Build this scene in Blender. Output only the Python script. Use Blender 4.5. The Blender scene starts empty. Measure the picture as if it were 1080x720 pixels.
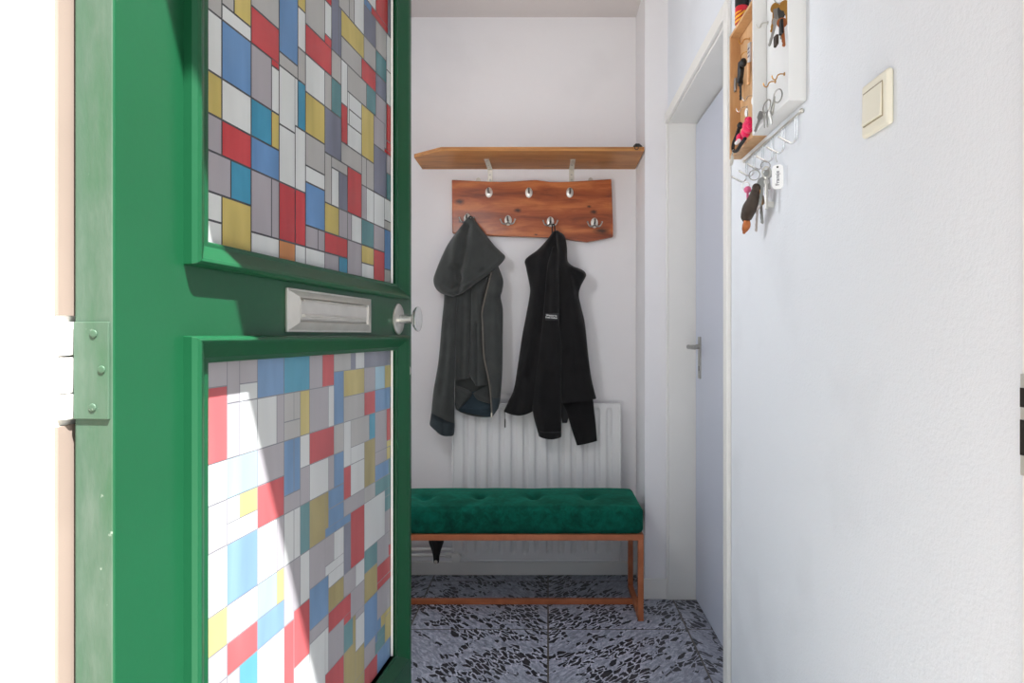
import bpy, bmesh, math, random
from mathutils import Vector, Matrix, noise
C = bpy.context.scene.collection
F = 720.0                                   # focal length in pixels of the 1080 x 720 frame
EYE = 1.10                                  # camera height; it looks along +Y from the doorstep
def at(px, py, Y): return Vector(((px-578)*Y/F, Y, EYE+(353-py)*Y/F))          # pixel -> point at depth Y
def atx(px, py, X):                                                            # pixel -> point on a side plane
    Y = X*F/(px-578); return Vector((X, Y, EYE+(353-py)*Y/F))
def lin(c): return tuple(((v/255)/12.92 if v/255 <= .04045 else ((v/255+.055)/1.055)**2.4) for v in c)

# ------------------------------------------------------------------ materials
def nodes(name):
    m = bpy.data.materials.new(name); m.use_nodes = True
    return m, m.node_tree.nodes, m.node_tree.links, m.node_tree.nodes['Principled BSDF']
def coords(N, L, scale=(1,1,1), rot=(0,0,0)):
    tc = N.new('ShaderNodeTexCoord'); mp = N.new('ShaderNodeMapping')
    mp.inputs['Scale'].default_value = scale; mp.inputs['Rotation'].default_value = rot
    L.new(tc.outputs['Object'], mp.inputs['Vector']); return mp.outputs['Vector']
def noise_tex(N, L, vec, scale, detail=4, rough=.5, dist=0):
    n = N.new('ShaderNodeTexNoise'); n.inputs['Scale'].default_value = scale; n.inputs['Detail'].default_value = detail
    n.inputs['Roughness'].default_value = rough; n.inputs['Distortion'].default_value = dist
    if vec is not None: L.new(vec, n.inputs['Vector'])
    return n.outputs['Fac']
def ramp(N, L, fac, stops):
    r = N.new('ShaderNodeValToRGB'); e = r.color_ramp.elements
    while len(e) < len(stops): e.new(.5)
    for i, (p, c) in enumerate(stops): e[i].position = p; e[i].color = (*c, 1) if len(c) == 3 else c
    L.new(fac, r.inputs['Fac']); return r.outputs['Color']
def bump(N, L, b, h, strength, dist):
    n = N.new('ShaderNodeBump'); n.inputs['Strength'].default_value = strength; n.inputs['Distance'].default_value = dist
    L.new(h, n.inputs['Height']); L.new(n.outputs['Normal'], b.inputs['Normal']); return n
def math_(N, L, op, a, b=None):
    n = N.new('ShaderNodeMath'); n.operation = op
    for i, v in enumerate((a, b)):
        if v is None: continue
        if isinstance(v, (int, float)): n.inputs[i].default_value = v
        else: L.new(v, n.inputs[i])
    return n.outputs[0]
def mixc(N, L, fac, a, b, blend='MIX'):
    n = N.new('ShaderNodeMix'); n.data_type = 'RGBA'; n.blend_type = blend
    for k, v in ((0, fac), (6, a), (7, b)):
        if isinstance(v, (int, float)): n.inputs[k].default_value = v
        elif isinstance(v, tuple): n.inputs[k].default_value = (*v, 1)
        else: L.new(v, n.inputs[k])
    return n.outputs[2]
def mat(name, rgb, rough=.5, metal=0, var=.08, scale=8, bmp=0, bscale=60, spec=.5, sheen=0, coat=0):
    m, N, L, b = nodes(name); c = lin(rgb); v = coords(N, L)
    f = noise_tex(N, L, v, scale, 4)
    L.new(ramp(N, L, f, [(.3, tuple(x*(1-var) for x in c)), (.7, tuple(min(1, x*(1+var)) for x in c))]), b.inputs['Base Color'])
    b.inputs['Roughness'].default_value = rough; b.inputs['Metallic'].default_value = metal
    b.inputs['Specular IOR Level'].default_value = spec
    if sheen: b.inputs['Sheen Weight'].default_value = sheen
    if coat: b.inputs['Coat Weight'].default_value = coat
    if bmp: bump(N, L, b, noise_tex(N, L, v, bscale, 5, .6), bmp, .004)
    return m
def wood(name, dark, mid, light, grain, rot=(0,0,0), knots=(), rough=.45, wave=1.0):
    m, N, L, b = nodes(name); v = coords(N, L, grain, rot)
    f1 = noise_tex(N, L, v, 6, 6, .6, .6)
    w = N.new('ShaderNodeTexWave'); w.bands_direction = 'Z'; w.inputs['Scale'].default_value = wave
    w.inputs['Distortion'].default_value = 9; w.inputs['Detail'].default_value = 3; w.inputs['Detail Scale'].default_value = .8
    L.new(v, w.inputs['Vector'])
    fac = math_(N, L, 'ADD', math_(N, L, 'MULTIPLY', f1, .8), math_(N, L, 'MULTIPLY', w.outputs['Fac'], .2))
    col = ramp(N, L, fac, [(.28, lin(dark)), (.5, lin(mid)), (.75, lin(light))])
    tc = N.new('ShaderNodeTexCoord')
    for (x, z, rx, rz) in knots:                       # knots with a place and size of their own
        mp = N.new('ShaderNodeMapping'); mp.inputs['Location'].default_value = (-x/rx, 0, -z/rz); mp.inputs['Scale'].default_value = (1/rx, 0, 1/rz)
        L.new(tc.outputs['Object'], mp.inputs['Vector'])
        nz = N.new('ShaderNodeTexNoise'); nz.inputs['Scale'].default_value = 1.6; L.new(mp.outputs[0], nz.inputs['Vector'])
        ad = N.new('ShaderNodeVectorMath'); ad.operation = 'LENGTH'; L.new(mp.outputs[0], ad.inputs[0])
        d = math_(N, L, 'ADD', ad.outputs['Value'], math_(N, L, 'MULTIPLY', nz.outputs['Fac'], .8))
        k = N.new('ShaderNodeMapRange'); k.inputs[1].default_value = .7; k.inputs[2].default_value = 1.7; k.inputs[3].default_value = .92; k.inputs[4].default_value = 0
        L.new(d, k.inputs[0]); col = mixc(N, L, k.outputs[0], col, lin((38, 22, 16)))
    L.new(col, b.inputs['Base Color']); b.inputs['Roughness'].default_value = rough
    bump(N, L, b, fac, .12, .002); return m

M = {}
def plaster(name, rgb, bs, bstr, smudge=.06):
    m, N, L, b = nodes(name); v = coords(N, L); c = lin(rgb)
    big = noise_tex(N, L, v, 3.2, 3, .55)
    L.new(ramp(N, L, big, [(.30, tuple(x*(1-smudge) for x in c)), (.46, c), (.8, c)]), b.inputs['Base Color'])
    b.inputs['Roughness'].default_value = .85; b.inputs['Specular IOR Level'].default_value = .2
    h = math_(N, L, 'ADD', noise_tex(N, L, v, bs, 6, .65), math_(N, L, 'MULTIPLY', noise_tex(N, L, v, bs*.35, 2), .6))
    bump(N, L, b, h, bstr, .004); return m
M['wall_rough'] = plaster('rough white plaster', (228, 231, 237), 150, .32, .05)
M['wall_back'] = plaster('smooth white plaster', (236, 234, 236), 60, .12, .03)
M['ceiling'] = plaster('ceiling paint', (216, 210, 208), 80, .1, .02)
M['white_paint'] = mat('white gloss paint', (232, 230, 226), .4, 0, .03, 3)
M['frame_paint'] = mat('white frame paint', (238, 236, 232), .5, 0, .02, 3)
M['door_grey'] = mat('pale grey door paint', (200, 204, 218), .4, 0, .02, 2)
M['brick'] = mat('facade brick', (150, 105, 85), .9, 0, .2, 30)
M['pave'] = mat('pavement stone', (170, 167, 160), .9, 0, .15, 12)
M['radiator'] = mat('radiator enamel', (222, 221, 222), .35, 0, .02, 3)
M['steel'] = mat('brushed steel', (206, 203, 196), .36, .7, .06, 30)
M['chrome'] = mat('chrome', (222, 222, 222), .22, .75, .03, 20)
M['nickel'] = mat('dull nickel', (172, 170, 165), .35, 1, .1, 60)
M['zinc'] = mat('zinc plated steel', (205, 200, 190), .4, .8, .1, 60)
M['brass'] = mat('brass', (190, 140, 70), .35, .8, .1, 60)
M['hook_dark'] = mat('dark hook metal', (120, 116, 110), .35, .8, .1, 60)
M['dark_iron'] = mat('dark bolt', (45, 40, 34), .5, .6, .1, 60)
M['copper_wood'] = wood('copper brown bench frame', (160, 90, 54), (174, 100, 62), (188, 112, 72), (3, 3, 3), rough=.45)
M['oak'] = wood('shelf pine', (146, 94, 44), (178, 118, 60), (198, 142, 82), (1.2, 9, 14), rough=.5)
M['boxwood'] = wood('pale plywood', (186, 140, 96), (204, 160, 114), (216, 176, 132), (10, 10, 1.5), rough=.55)
M['box_white'] = mat('cabinet white paint', (230, 230, 230), .5, 0, .02, 6)
M['black_cloth'] = mat('black jersey', (22, 21, 22), .9, 0, .25, 14, .25, 500, .2, .15)
M['grey_cloth'] = mat('grey green jersey', (60, 62, 61), .95, 0, .14, 16, .3, 600, .15, .25)
M['grey_rib'] = mat('grey ribbed cuff', (50, 57, 61), .95, 0, .12, 40, .4, 300, .15, .2)
M['lining'] = mat('dark blue grey lining', (46, 57, 64), .95, 0, .15, 20, .2, 300, .15)
M['zip'] = mat('zip teeth', (118, 112, 104), .5, .4, .2, 200)
M['black_plastic'] = mat('black plastic', (12, 12, 13), .4, 0, .1, 20)
M['black_nylon'] = mat('black nylon', (20, 20, 22), .65, 0, .2, 30, .2, 200)
M['pale_tip'] = mat('pale tip', (205, 200, 190), .4, 0, .05, 20)
M['cream'] = mat('cream switch plastic', (232, 227, 210), .35, 0, .02, 5)
M['beige'] = mat('beige jamb strip', (140, 125, 115), .8, 0, .05, 10)
M['bright_nickel'] = mat('bright nickel', (226, 224, 218), .38, .55, .04, 60)
M['seam'] = mat('dark seam', (158, 148, 126), .8, 0, .05, 20)
M['pink'] = mat('hot pink plush', (235, 40, 95), .85, 0, .15, 60, .5, 120, .2, .3)
M['soft_pink'] = mat('pink plush', (226, 110, 150), .85, 0, .15, 60, .4, 120, .2, .3)
M['brown_leather'] = mat('dark brown leather', (62, 50, 42), .7, 0, .25, 50, .3, 90)
M['tan_leather'] = mat('tan leather', (170, 95, 45), .6, 0, .2, 40)
M['tan_wood'] = mat('light wood fob', (226, 178, 130), .55, 0, .08, 30)
M['tag_white'] = mat('white plastic tag', (245, 245, 246), .35, 0, .01, 10)
M['ink'] = mat('dark ink', (92, 90, 105), .7, 0, .05, 20)
M['print'] = mat('white print', (225, 225, 222), .7, 0, .03, 20)
M['red_label'] = mat('red label', (214, 30, 50), .35, 0, .06, 20)
M['pad'] = mat('clear tag', (196, 188, 186), .3, 0, .1, 60)

def striped_label():
    m, N, L, b = nodes('yellow red label'); v = coords(N, L, (1, 1, 1), (0, .6, 0))
    w = N.new('ShaderNodeTexWave'); w.bands_direction = 'Z'; w.inputs['Scale'].default_value = 38; w.inputs['Distortion'].default_value = 3
    L.new(v, w.inputs['Vector'])
    L.new(ramp(N, L, w.outputs['Fac'], [(.3, lin((170, 30, 25))), (.5, lin((235, 170, 40)))]), b.inputs['Base Color']); return m
M['yellow_label'] = striped_label()

def door_paint():
    m, N, L, b = nodes('green gloss paint'); v = coords(N, L)
    f = noise_tex(N, L, v, 3, 5, .6); g = noise_tex(N, L, v, 26, 4, .6)
    col = ramp(N, L, f, [(.3, (.0060, .060, .0235)), (.7, (.0072, .071, .029))])
    L.new(col, b.inputs['Base Color']); b.inputs['Roughness'].default_value = .34; b.inputs['Specular IOR Level'].default_value = .25
    bump(N, L, b, g, .12, .002); return m
M['green'] = door_paint()
def worn_paint():
    m, N, L, b = nodes('worn pale green edge paint'); v = coords(N, L)
    f = noise_tex(N, L, coords(N, L, (1, 1, .25)), 40, 5, .65); g = noise_tex(N, L, v, 90, 3, .6)
    col = ramp(N, L, f, [(.3, (.030, .085, .043)), (.52, (.050, .095, .062)), (.72, (.075, .115, .085))])
    col = mixc(N, L, ramp(N, L, g, [(.70, (0, 0, 0)), (.76, (1, 1, 1))]), col, (.2, .25, .2))
    L.new(col, b.inputs['Base Color']); b.inputs['Roughness'].default_value = .6
    bump(N, L, b, f, .3, .003); return m
M['green_edge'] = worn_paint()
def velvet():
    m, N, L, b = nodes('green velvet'); v = coords(N, L)
    f = noise_tex(N, L, v, 9, 4, .6, .8); g = noise_tex(N, L, v, 38, 3, .6, .5)
    s = math_(N, L, 'ADD', math_(N, L, 'MULTIPLY', f, .6), math_(N, L, 'MULTIPLY', g, .4))
    L.new(ramp(N, L, s, [(.36, (.001, .036, .023)), (.5, (.0012, .068, .044)), (.68, (.003, .13, .088))]), b.inputs['Base Color'])
    b.inputs['Roughness'].default_value = .9; b.inputs['Specular IOR Level'].default_value = .15
    b.inputs['Sheen Weight'].default_value = .35; b.inputs['Sheen Tint'].default_value = (.05, .6, .36, 1); b.inputs['Sheen Roughness'].default_value = .4
    bump(N, L, b, g, .25, .004); return m
M['velvet'] = velvet()
def floor_tiles():
    m, N, L, b = nodes('slate look floor tiles'); tc = N.new('ShaderNodeTexCoord'); P = tc.outputs['Object']
    sx = N.new('ShaderNodeSeparateXYZ'); L.new(P, sx.inputs[0])
    tx = math_(N, L, 'DIVIDE', sx.outputs[0], .52); ty = math_(N, L, 'DIVIDE', math_(N, L, 'ADD', sx.outputs[1], -2.55), .5)
    ix, iy = math_(N, L, 'FLOOR', tx), math_(N, L, 'FLOOR', ty)
    cb = N.new('ShaderNodeCombineXYZ'); L.new(ix, cb.inputs[0]); L.new(iy, cb.inputs[1])
    wn = N.new('ShaderNodeTexWhiteNoise'); L.new(cb.outputs[0], wn.inputs['Vector'])
    off = N.new('ShaderNodeVectorMath'); off.operation = 'SCALE'; off.inputs['Scale'].default_value = 13; L.new(wn.outputs['Color'], off.inputs[0])
    ad = N.new('ShaderNodeVectorMath'); ad.operation = 'ADD'; L.new(P, ad.inputs[0]); L.new(off.outputs[0], ad.inputs[1])
    # grain runs one way or the other from tile to tile: odd and even columns
    par = math_(N, L, 'MODULO', math_(N, L, 'ADD', ix, 10), 2.0)
    ang = math_(N, L, 'ADD', math_(N, L, 'MULTIPLY', par, 1.95), -.95)
    vr = N.new('ShaderNodeVectorRotate'); vr.rotation_type = 'Z_AXIS'; L.new(ad.outputs[0], vr.inputs['Vector']); L.new(ang, vr.inputs['Angle'])
    mp = N.new('ShaderNodeMapping'); mp.inputs['Scale'].default_value = (22, 58, 1); L.new(vr.outputs[0], mp.inputs['Vector'])
    nz = N.new('ShaderNodeTexNoise'); nz.inputs['Scale'].default_value = .9; nz.inputs['Detail'].default_value = 3; L.new(mp.outputs[0], nz.inputs['Vector'])
    dm = N.new('ShaderNodeVectorMath'); dm.operation = 'SCALE'; dm.inputs['Scale'].default_value = 1.9; L.new(nz.outputs['Color'], dm.inputs[0])
    pd = N.new('ShaderNodeVectorMath'); pd.operation = 'ADD'; L.new(mp.outputs[0], pd.inputs[0]); L.new(dm.outputs[0], pd.inputs[1])
    vo = N.new('ShaderNodeTexVoronoi'); vo.feature = 'DISTANCE_TO_EDGE'; vo.voronoi_dimensions = '2D'; vo.inputs['Scale'].default_value = 1; L.new(pd.outputs[0], vo.inputs['Vector'])
    vc = N.new('ShaderNodeTexVoronoi'); vc.voronoi_dimensions = '2D'; vc.inputs['Scale'].default_value = 1; L.new(pd.outputs[0], vc.inputs['Vector'])
    sc = N.new('ShaderNodeSeparateColor'); L.new(vc.outputs['Color'], sc.inputs[0])
    patch = noise_tex(N, L, vr.outputs[0], 4.6, 3, .6, .5)
    # a cell is a dark flake when its random value is under the patch strength
    pk = N.new('ShaderNodeMapRange'); pk.inputs[1].default_value = .42; pk.inputs[2].default_value = .60; pk.inputs[3].default_value = .06; pk.inputs[4].default_value = 1.0; L.new(patch, pk.inputs[0])
    on = math_(N, L, 'LESS_THAN', sc.outputs[0], pk.outputs[0])
    ed = N.new('ShaderNodeMapRange'); ed.inputs[1].default_value = .06; ed.inputs[2].default_value = .16; L.new(vo.outputs['Distance'], ed.inputs[0])
    dark = math_(N, L, 'MULTIPLY', on, ed.outputs[0])
    fine = noise_tex(N, L, pd.outputs[0], 1.3, 5, .7)
    basec = ramp(N, L, fine, [(.3, lin((104, 107, 119))), (.5, lin((144, 147, 161))), (.72, lin((190, 193, 207)))])
    col = mixc(N, L, math_(N, L, 'MULTIPLY', dark, .95), basec, lin((24, 22, 28)))
    fx = math_(N, L, 'ABSOLUTE', math_(N, L, 'ADD', math_(N, L, 'FRACT', math_(N, L, 'ADD', tx, .5)), -.5))
    fy = math_(N, L, 'ABSOLUTE', math_(N, L, 'ADD', math_(N, L, 'FRACT', math_(N, L, 'ADD', ty, .5)), -.5))
    gr = math_(N, L, 'MAXIMUM', math_(N, L, 'LESS_THAN', fx, .0058), math_(N, L, 'LESS_THAN', fy, .005))
    col = mixc(N, L, gr, col, lin((82, 76, 70)))
    lt = N.new('ShaderNodeMapRange'); lt.inputs[1].default_value = .02; lt.inputs[2].default_value = .07; lt.inputs[3].default_value = 1; lt.inputs[4].default_value = 0; L.new(vo.outputs['Distance'], lt.inputs[0])
    lm = math_(N, L, 'MULTIPLY', math_(N, L, 'MULTIPLY', lt.outputs[0], math_(N, L, 'SUBTRACT', pk.outputs[0], .06)), math_(N, L, 'SUBTRACT', 1.0, gr))
    col = mixc(N, L, math_(N, L, 'MULTIPLY', lm, .7), col, lin((205, 208, 220)))
    L.new(col, b.inputs['Base Color']); b.inputs['Roughness'].default_value = .42
    bump(N, L, b, math_(N, L, 'SUBTRACT', 0.0, math_(N, L, 'ADD', dark, gr)), .25, .002)
    return m
def clear_glass():
    m = bpy.data.materials.new('clear window glass'); m.use_nodes = True; N, L = m.node_tree.nodes, m.node_tree.links
    t = N.new('ShaderNodeBsdfTransparent'); g = N.new('ShaderNodeBsdfGlossy'); g.inputs['Roughness'].default_value = .02
    mx = N.new('ShaderNodeMixShader'); mx.inputs[0].default_value = .07
    L.new(t.outputs[0], mx.inputs[1]); L.new(g.outputs[0], mx.inputs[2]); L.new(mx.outputs[0], N['Material Output'].inputs['Surface']); return m
M['clear_glass'] = clear_glass()
M['tiles'] = floor_tiles()
def film(name, rgb, mottle):
    m, N, L, b = nodes(name); v = coords(N, L, (6, 6, 1.6)); c = lin(rgb)
    f = noise_tex(N, L, v, 2.2, 3, .5, .4)
    col = ramp(N, L, f, [(.28, tuple(min(1, x*(1-mottle)) for x in c)), (.5, c), (.74, tuple(min(1, x*(1+mottle)+.05*mottle) for x in c))])
    L.new(col, b.inputs['Base Color']); b.inputs['Roughness'].default_value = .16; b.inputs['Specular IOR Level'].default_value = .5
    t = N.new('ShaderNodeBsdfTranslucent'); L.new(col, t.inputs['Color'])
    mx = N.new('ShaderNodeMixShader'); mx.inputs[0].default_value = .36
    L.new(b.outputs[0], mx.inputs[1]); L.new(t.outputs[0], mx.inputs[2]); L.new(mx.outputs[0], N['Material Output'].inputs['Surface']); return m
FILM = {'W': (232, 236, 236), 'G': (192, 191, 189), 'M': (180, 175, 182), 'R': (208, 66, 70), 'B': (104, 150, 202), 'C': (62, 154, 190), 'T': (92, 146, 152),
        'Y': (212, 192, 108), 'V': (128, 132, 152), 'S': (158, 204, 226), 'O': (182, 164, 100), 'N': (222, 150, 92)}
FM = {k: film('window film '+k, c, .10 if k in 'WGM' else .22) for k, c in FILM.items()}
# lower pane: reflection haze mixed into the film colours as pale grey
FHAZE = {k: film('hazed film '+k, tuple(a*.70+g*.30 for a, g in zip(c, (206, 208, 211))), .08 if k in 'WGM' else .18) for k, c in FILM.items()}
M['lead'] = mat('dark film line', (42, 44, 50), .3, 0, .05, 20)
M['lead_pale'] = mat('grey film line', (128, 131, 138), .3, 0, .05, 20)

# ------------------------------------------------------------------ mesh building
class MB:
    def __init__(s): s.bm = bmesh.new(); s.mats = []
    def _m(s, m):
        m = m or None
        if m not in s.mats: s.mats.append(m)
        return s.mats.index(m)
    def box(s, lo, hi, m=None):
        i = s._m(m); x0, y0, z0 = lo; x1, y1, z1 = hi
        v = [s.bm.verts.new(p) for p in ((x0,y0,z0),(x1,y0,z0),(x1,y1,z0),(x0,y1,z0),(x0,y0,z1),(x1,y0,z1),(x1,y1,z1),(x0,y1,z1))]
        for f in ((0,3,2,1),(4,5,6,7),(0,1,5,4),(1,2,6,5),(2,3,7,6),(3,0,4,7)):
            s.bm.faces.new([v[k] for k in f]).material_index = i
        return v
    def face(s, pts, m=None):
        f = s.bm.faces.new([s.bm.verts.new(p) for p in pts]); f.material_index = s._m(m); return f
    def tube(s, pts, r, n=10, m=None, caps=True, closed=False):
        i = s._m(m); pts = [Vector(p) for p in pts]; K = len(pts)
        R = r if isinstance(r, (list, tuple)) else [r]*K
        rings = []; up = None
        for k in range(K):
            if closed: d = pts[(k+1) % K]-pts[k-1]
            else: d = pts[min(k+1, K-1)]-pts[max(k-1, 0)]
            d.normalize()
            if up is None:
                up = Vector((0,0,1)) if abs(d.z) < .9 else Vector((1,0,0))
            a = (up-d*up.dot(d)).normalized(); b = d.cross(a); up = a
            rings.append([s.bm.verts.new(pts[k]+(a*math.cos(t)+b*math.sin(t))*R[k]) for t in [2*math.pi*q/n for q in range(n)]])
        for k in range(K if closed else K-1):
            A, B = rings[k], rings[(k+1) % K]
            for q in range(n): s.bm.faces.new((A[q], A[(q+1) % n], B[(q+1) % n], B[q])).material_index = i
        if caps and not closed:
            s.bm.faces.new(rings[0][::-1]).material_index = i; s.bm.faces.new(rings[-1]).material_index = i
    def lathe(s, prof, mtx=Matrix(), n=24, m=None, sx=1, sy=1):
        i = s._m(m); rings = []
        for (r, z) in prof:
            r = max(r, 1e-5)
            rings.append([s.bm.verts.new(mtx @ Vector((r*math.cos(2*math.pi*q/n)*sx, r*math.sin(2*math.pi*q/n)*sy, z))) for q in range(n)])
        for k in range(len(rings)-1):
            for q in range(n): s.bm.faces.new((rings[k][q], rings[k][(q+1) % n], rings[k+1][(q+1) % n], rings[k+1][q])).material_index = i
        s.bm.faces.new(rings[0][::-1]).material_index = i; s.bm.faces.new(rings[-1]).material_index = i
    def prism(s, poly, ext, m=None):
        """poly: 3-D points of one face; ext: vector it is extruded along"""
        i = s._m(m); ext = Vector(ext)
        a = [s.bm.verts.new(p) for p in poly]; b = [s.bm.verts.new(Vector(p)+ext) for p in poly]; n = len(a)
        s.bm.faces.new(a[::-1]).material_index = i; s.bm.faces.new(b).material_index = i
        for k in range(n): s.bm.faces.new((a[k], a[(k+1) % n], b[(k+1) % n], b[k])).material_index = i
    def ball(s, c, r, m=None, sc=(1,1,1), seg=14):
        i = s._m(m); mtx = Matrix.Translation(c) @ Matrix.Diagonal((r*sc[0], r*sc[1], r*sc[2], 1))
        g = bmesh.ops.create_uvsphere(s.bm, u_segments=seg, v_segments=seg//2+2, radius=1, matrix=mtx)
        for f in {f for v in g['verts'] for f in v.link_faces}: f.material_index = i
    def build(s, name, parent=None, mats=None, smooth=False, bevel=0, segs=2, xf=None, angle=40, clean=True):
        if clean: bmesh.ops.recalc_face_normals(s.bm, faces=s.bm.faces)
        if xf is not None: s.bm.transform(xf)
        me = bpy.data.meshes.new(name); s.bm.to_mesh(me); s.bm.free()
        for m in (mats or s.mats): me.materials.append(M[m] if isinstance(m, str) else m)
        if smooth:
            for p in me.polygons: p.use_smooth = True
        o = bpy.data.objects.new(name, me); C.objects.link(o)
        if parent is not None:
            o.parent = parent; o.matrix_parent_inverse = parent.matrix_world.inverted() if False else Matrix.Translation(-Vector(parent.location))
        if bevel:
            b = o.modifiers.new('bevel', 'BEVEL'); b.width = bevel; b.segments = segs; b.limit_method = 'ANGLE'; b.angle_limit = math.radians(angle)
        if smooth and angle < 180:
            e = o.modifiers.new('split', 'EDGE_SPLIT'); e.split_angle = math.radians(angle if not bevel else 60)
        return o
def tag(o, label, cat, group=None, kind=None):
    o['label'] = label; o['category'] = cat
    if group: o['group'] = group
    if kind: o['kind'] = kind
    return o
def thing(name, label, cat, loc, group=None, kind=None):
    o = bpy.data.objects.new(name, None); C.objects.link(o); o.location = loc
    return tag(o, label, cat, group, kind)
def catmull(P, n):
    P = [Vector(p) for p in P]; out = []
    Q = [P[0]*2-P[1]]+P+[P[-1]*2-P[-2]]
    for k in range(1, len(Q)-2):
        for j in range(n):
            t = j/n; a, b, c, d = Q[k-1:k+3]
            out.append(.5*((2*b)+(c-a)*t+(2*a-5*b+4*c-d)*t*t+(3*b-a-3*c+d)*t*t*t))
    return out+[P[-1]]
def frame3(o, z, x=None):
    """matrix with origin o and local Z along z"""
    z = Vector(z).normalized(); x = Vector(x) if x else (Vector((0,0,1)) if abs(z.z) < .9 else Vector((1,0,0)))
    x = (x-z*x.dot(z)).normalized(); y = z.cross(x)
    return Matrix(((x.x,y.x,z.x,o[0]),(x.y,y.y,z.y,o[1]),(x.z,y.z,z.z,o[2]),(0,0,0,1)))

# panes of coloured window film: u0,u1,z0,z1 in tenths of a millimetre along the door and up, and the colour letter
UPPER_CELLS = """1413,1605,11998,12942,W 1413,1605,12968,13573,M 1413,1605,13599,14462,Y 1413,1605,14488,15875,G 1413,1898,15901,17685,W 1413,2091,17711,18314,G 1413,2091,18340,19187,Y 1618,1898,11998,12327,W 1631,1898,12353,12661,W 1631,2091,12687,13141,M 1618,1898,13167,13573,M 1618,1898,13599,14070,Y 1631,1898,14096,14781,W 1618,1898,14807,15875,G 1924,2552,11998,12661,Y 1924,2552,13167,13573,R 1924,2552,13599,14070,W 1924,2552,14096,14781,B 1924,2552,14807,14974,W 1924,2160,15000,15875,G 1924,2160,15901,17685,W 2117,2552,12687,13141,C 2117,2968,17711,18588,G 2117,2968,18614,19187,R 2186,2552,15000,16125,Y 2173,2552,16151,17685,W 2578,3282,11998,12327,W 2578,3072,12353,13141,M 2578,3282,13167,13573,B 2578,3072,13599,14070,C 2578,3072,14096,14781,M 2578,3282,14807,15269,R 2578,3282,15295,16310,G 2565,2779,16336,17685,W 2805,3282,16336,17165,B 2805,3438,17191,17685,R 2994,3438,17711,18588,M 2994,3438,18614,19187,B 3098,3282,12353,13141,M 3098,3282,13599,14070,Y 3098,3282,14096,14694,W 3098,3282,14720,14794,R 3308,3755,11998,12327,N 3308,3755,12353,13141,R 3308,3755,13167,13953,W 3308,3755,13979,14781,W 3308,3840,14807,14974,G 3308,3840,15000,16742,B 3295,3438,16768,17165,B 3464,3840,16768,17165,V 3464,4087,17191,19187,G 3781,4087,11998,12327,W 3781,4087,12353,13141,R 3781,4087,13167,14070,W 3768,3840,14096,14781,W 3866,4087,14096,14781,C 3866,4087,14807,15269,G 3866,4087,15295,15875,W 3866,4087,15901,17165,Y 4113,4768,11998,12327,W 4113,4521,12353,12661,M 4113,4768,12687,13322,B 4113,4768,13348,13573,W 4113,4768,13599,14070,G 4113,4768,14096,14694,Y 4113,4768,14720,15269,W 4113,5029,15295,15731,R 4113,4768,15757,17317,G 4100,4768,17343,19187,G 4547,4768,12353,12661,M 4794,5325,11998,12327,M 4794,5692,12353,12661,R 4794,5325,12687,13141,Y 4794,5029,13167,13953,G 4794,5422,13979,14694,V 4794,5029,14720,15269,G 4794,5029,15744,15875,R 4794,5029,15901,16423,W 4794,5029,16449,17685,R 4781,4832,17711,19187,G 4858,5029,17711,18314,B 4858,5770,18340,19187,C 5055,5325,13167,13769,W 5055,5692,13795,13953,G 5055,5422,14720,15269,T 5055,5422,15295,15731,G 5055,5325,15757,17832,V 5042,5325,17858,18314,B 5351,5692,11998,12327,C 5351,5692,12687,13141,M 5351,5692,13167,13769,V 5338,5422,15757,16580,V 5351,5770,16606,17992,G 5338,5770,18018,18314,B 5448,6346,13979,14309,G 5448,5692,14335,14974,R 5448,5692,15000,15731,W 5448,6346,15757,16125,G 5448,6466,16151,16580,Y 5718,6346,11998,12661,M 5718,5875,12687,13141,M 5718,6346,13167,13953,R 5718,6346,14335,14694,W 5718,5770,14720,15269,W 5718,6588,15295,15731,G 5796,6346,14720,14974,W 5783,6346,15000,15269,W 5796,5998,16606,18314,G 5796,5998,18340,18588,B 5796,6346,18614,19187,G 5901,6346,12687,13141,W 6024,6466,16606,18444,W 6011,6346,18470,18588,B 6372,6973,11998,12327,W 6372,6973,12353,12661,Y 6372,6973,12687,13141,T 6372,6588,13167,13769,M 6372,6588,13795,14309,G 6372,6973,14335,15269,Y 6372,7083,15757,16125,R 6372,6588,18470,19187,M 6492,7083,16151,16580,G 6492,7083,16606,17165,V 6492,6588,17191,17832,B 6492,6588,17858,18457,M 6614,6973,13167,13769,W 6614,6973,13795,14309,G 6614,7083,15295,15731,T 6601,6849,17191,17317,B 6614,7083,17343,18779,W 6601,6849,18805,19187,M 6875,7773,17191,17317,R 6875,7083,18805,19187,R 6999,7578,11998,12661,R 6999,7578,12687,13141,M 6999,7578,13167,13769,W 6999,7691,13795,14694,V 6999,7578,14720,15269,M 7109,7691,15282,15731,M 7109,7691,15757,16125,V 7109,7691,16151,16580,T 7109,7691,16606,17165,G 7109,7773,17330,19099,R 7096,7773,19125,19187,R 7604,7989,11998,12327,G 7604,7989,12353,13141,B 7604,7989,13167,13322,G 7604,7989,13348,13769,W 7604,7989,14720,14781,R 7591,7691,14807,15282,M 7717,7989,13795,14309,T 7717,7989,14335,14694,M 7717,7989,14794,14974,R 7717,7989,15000,15731,R 7717,7989,15757,16423,W 7717,7989,16449,17165,W 7799,7989,17191,19187,V"""
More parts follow.
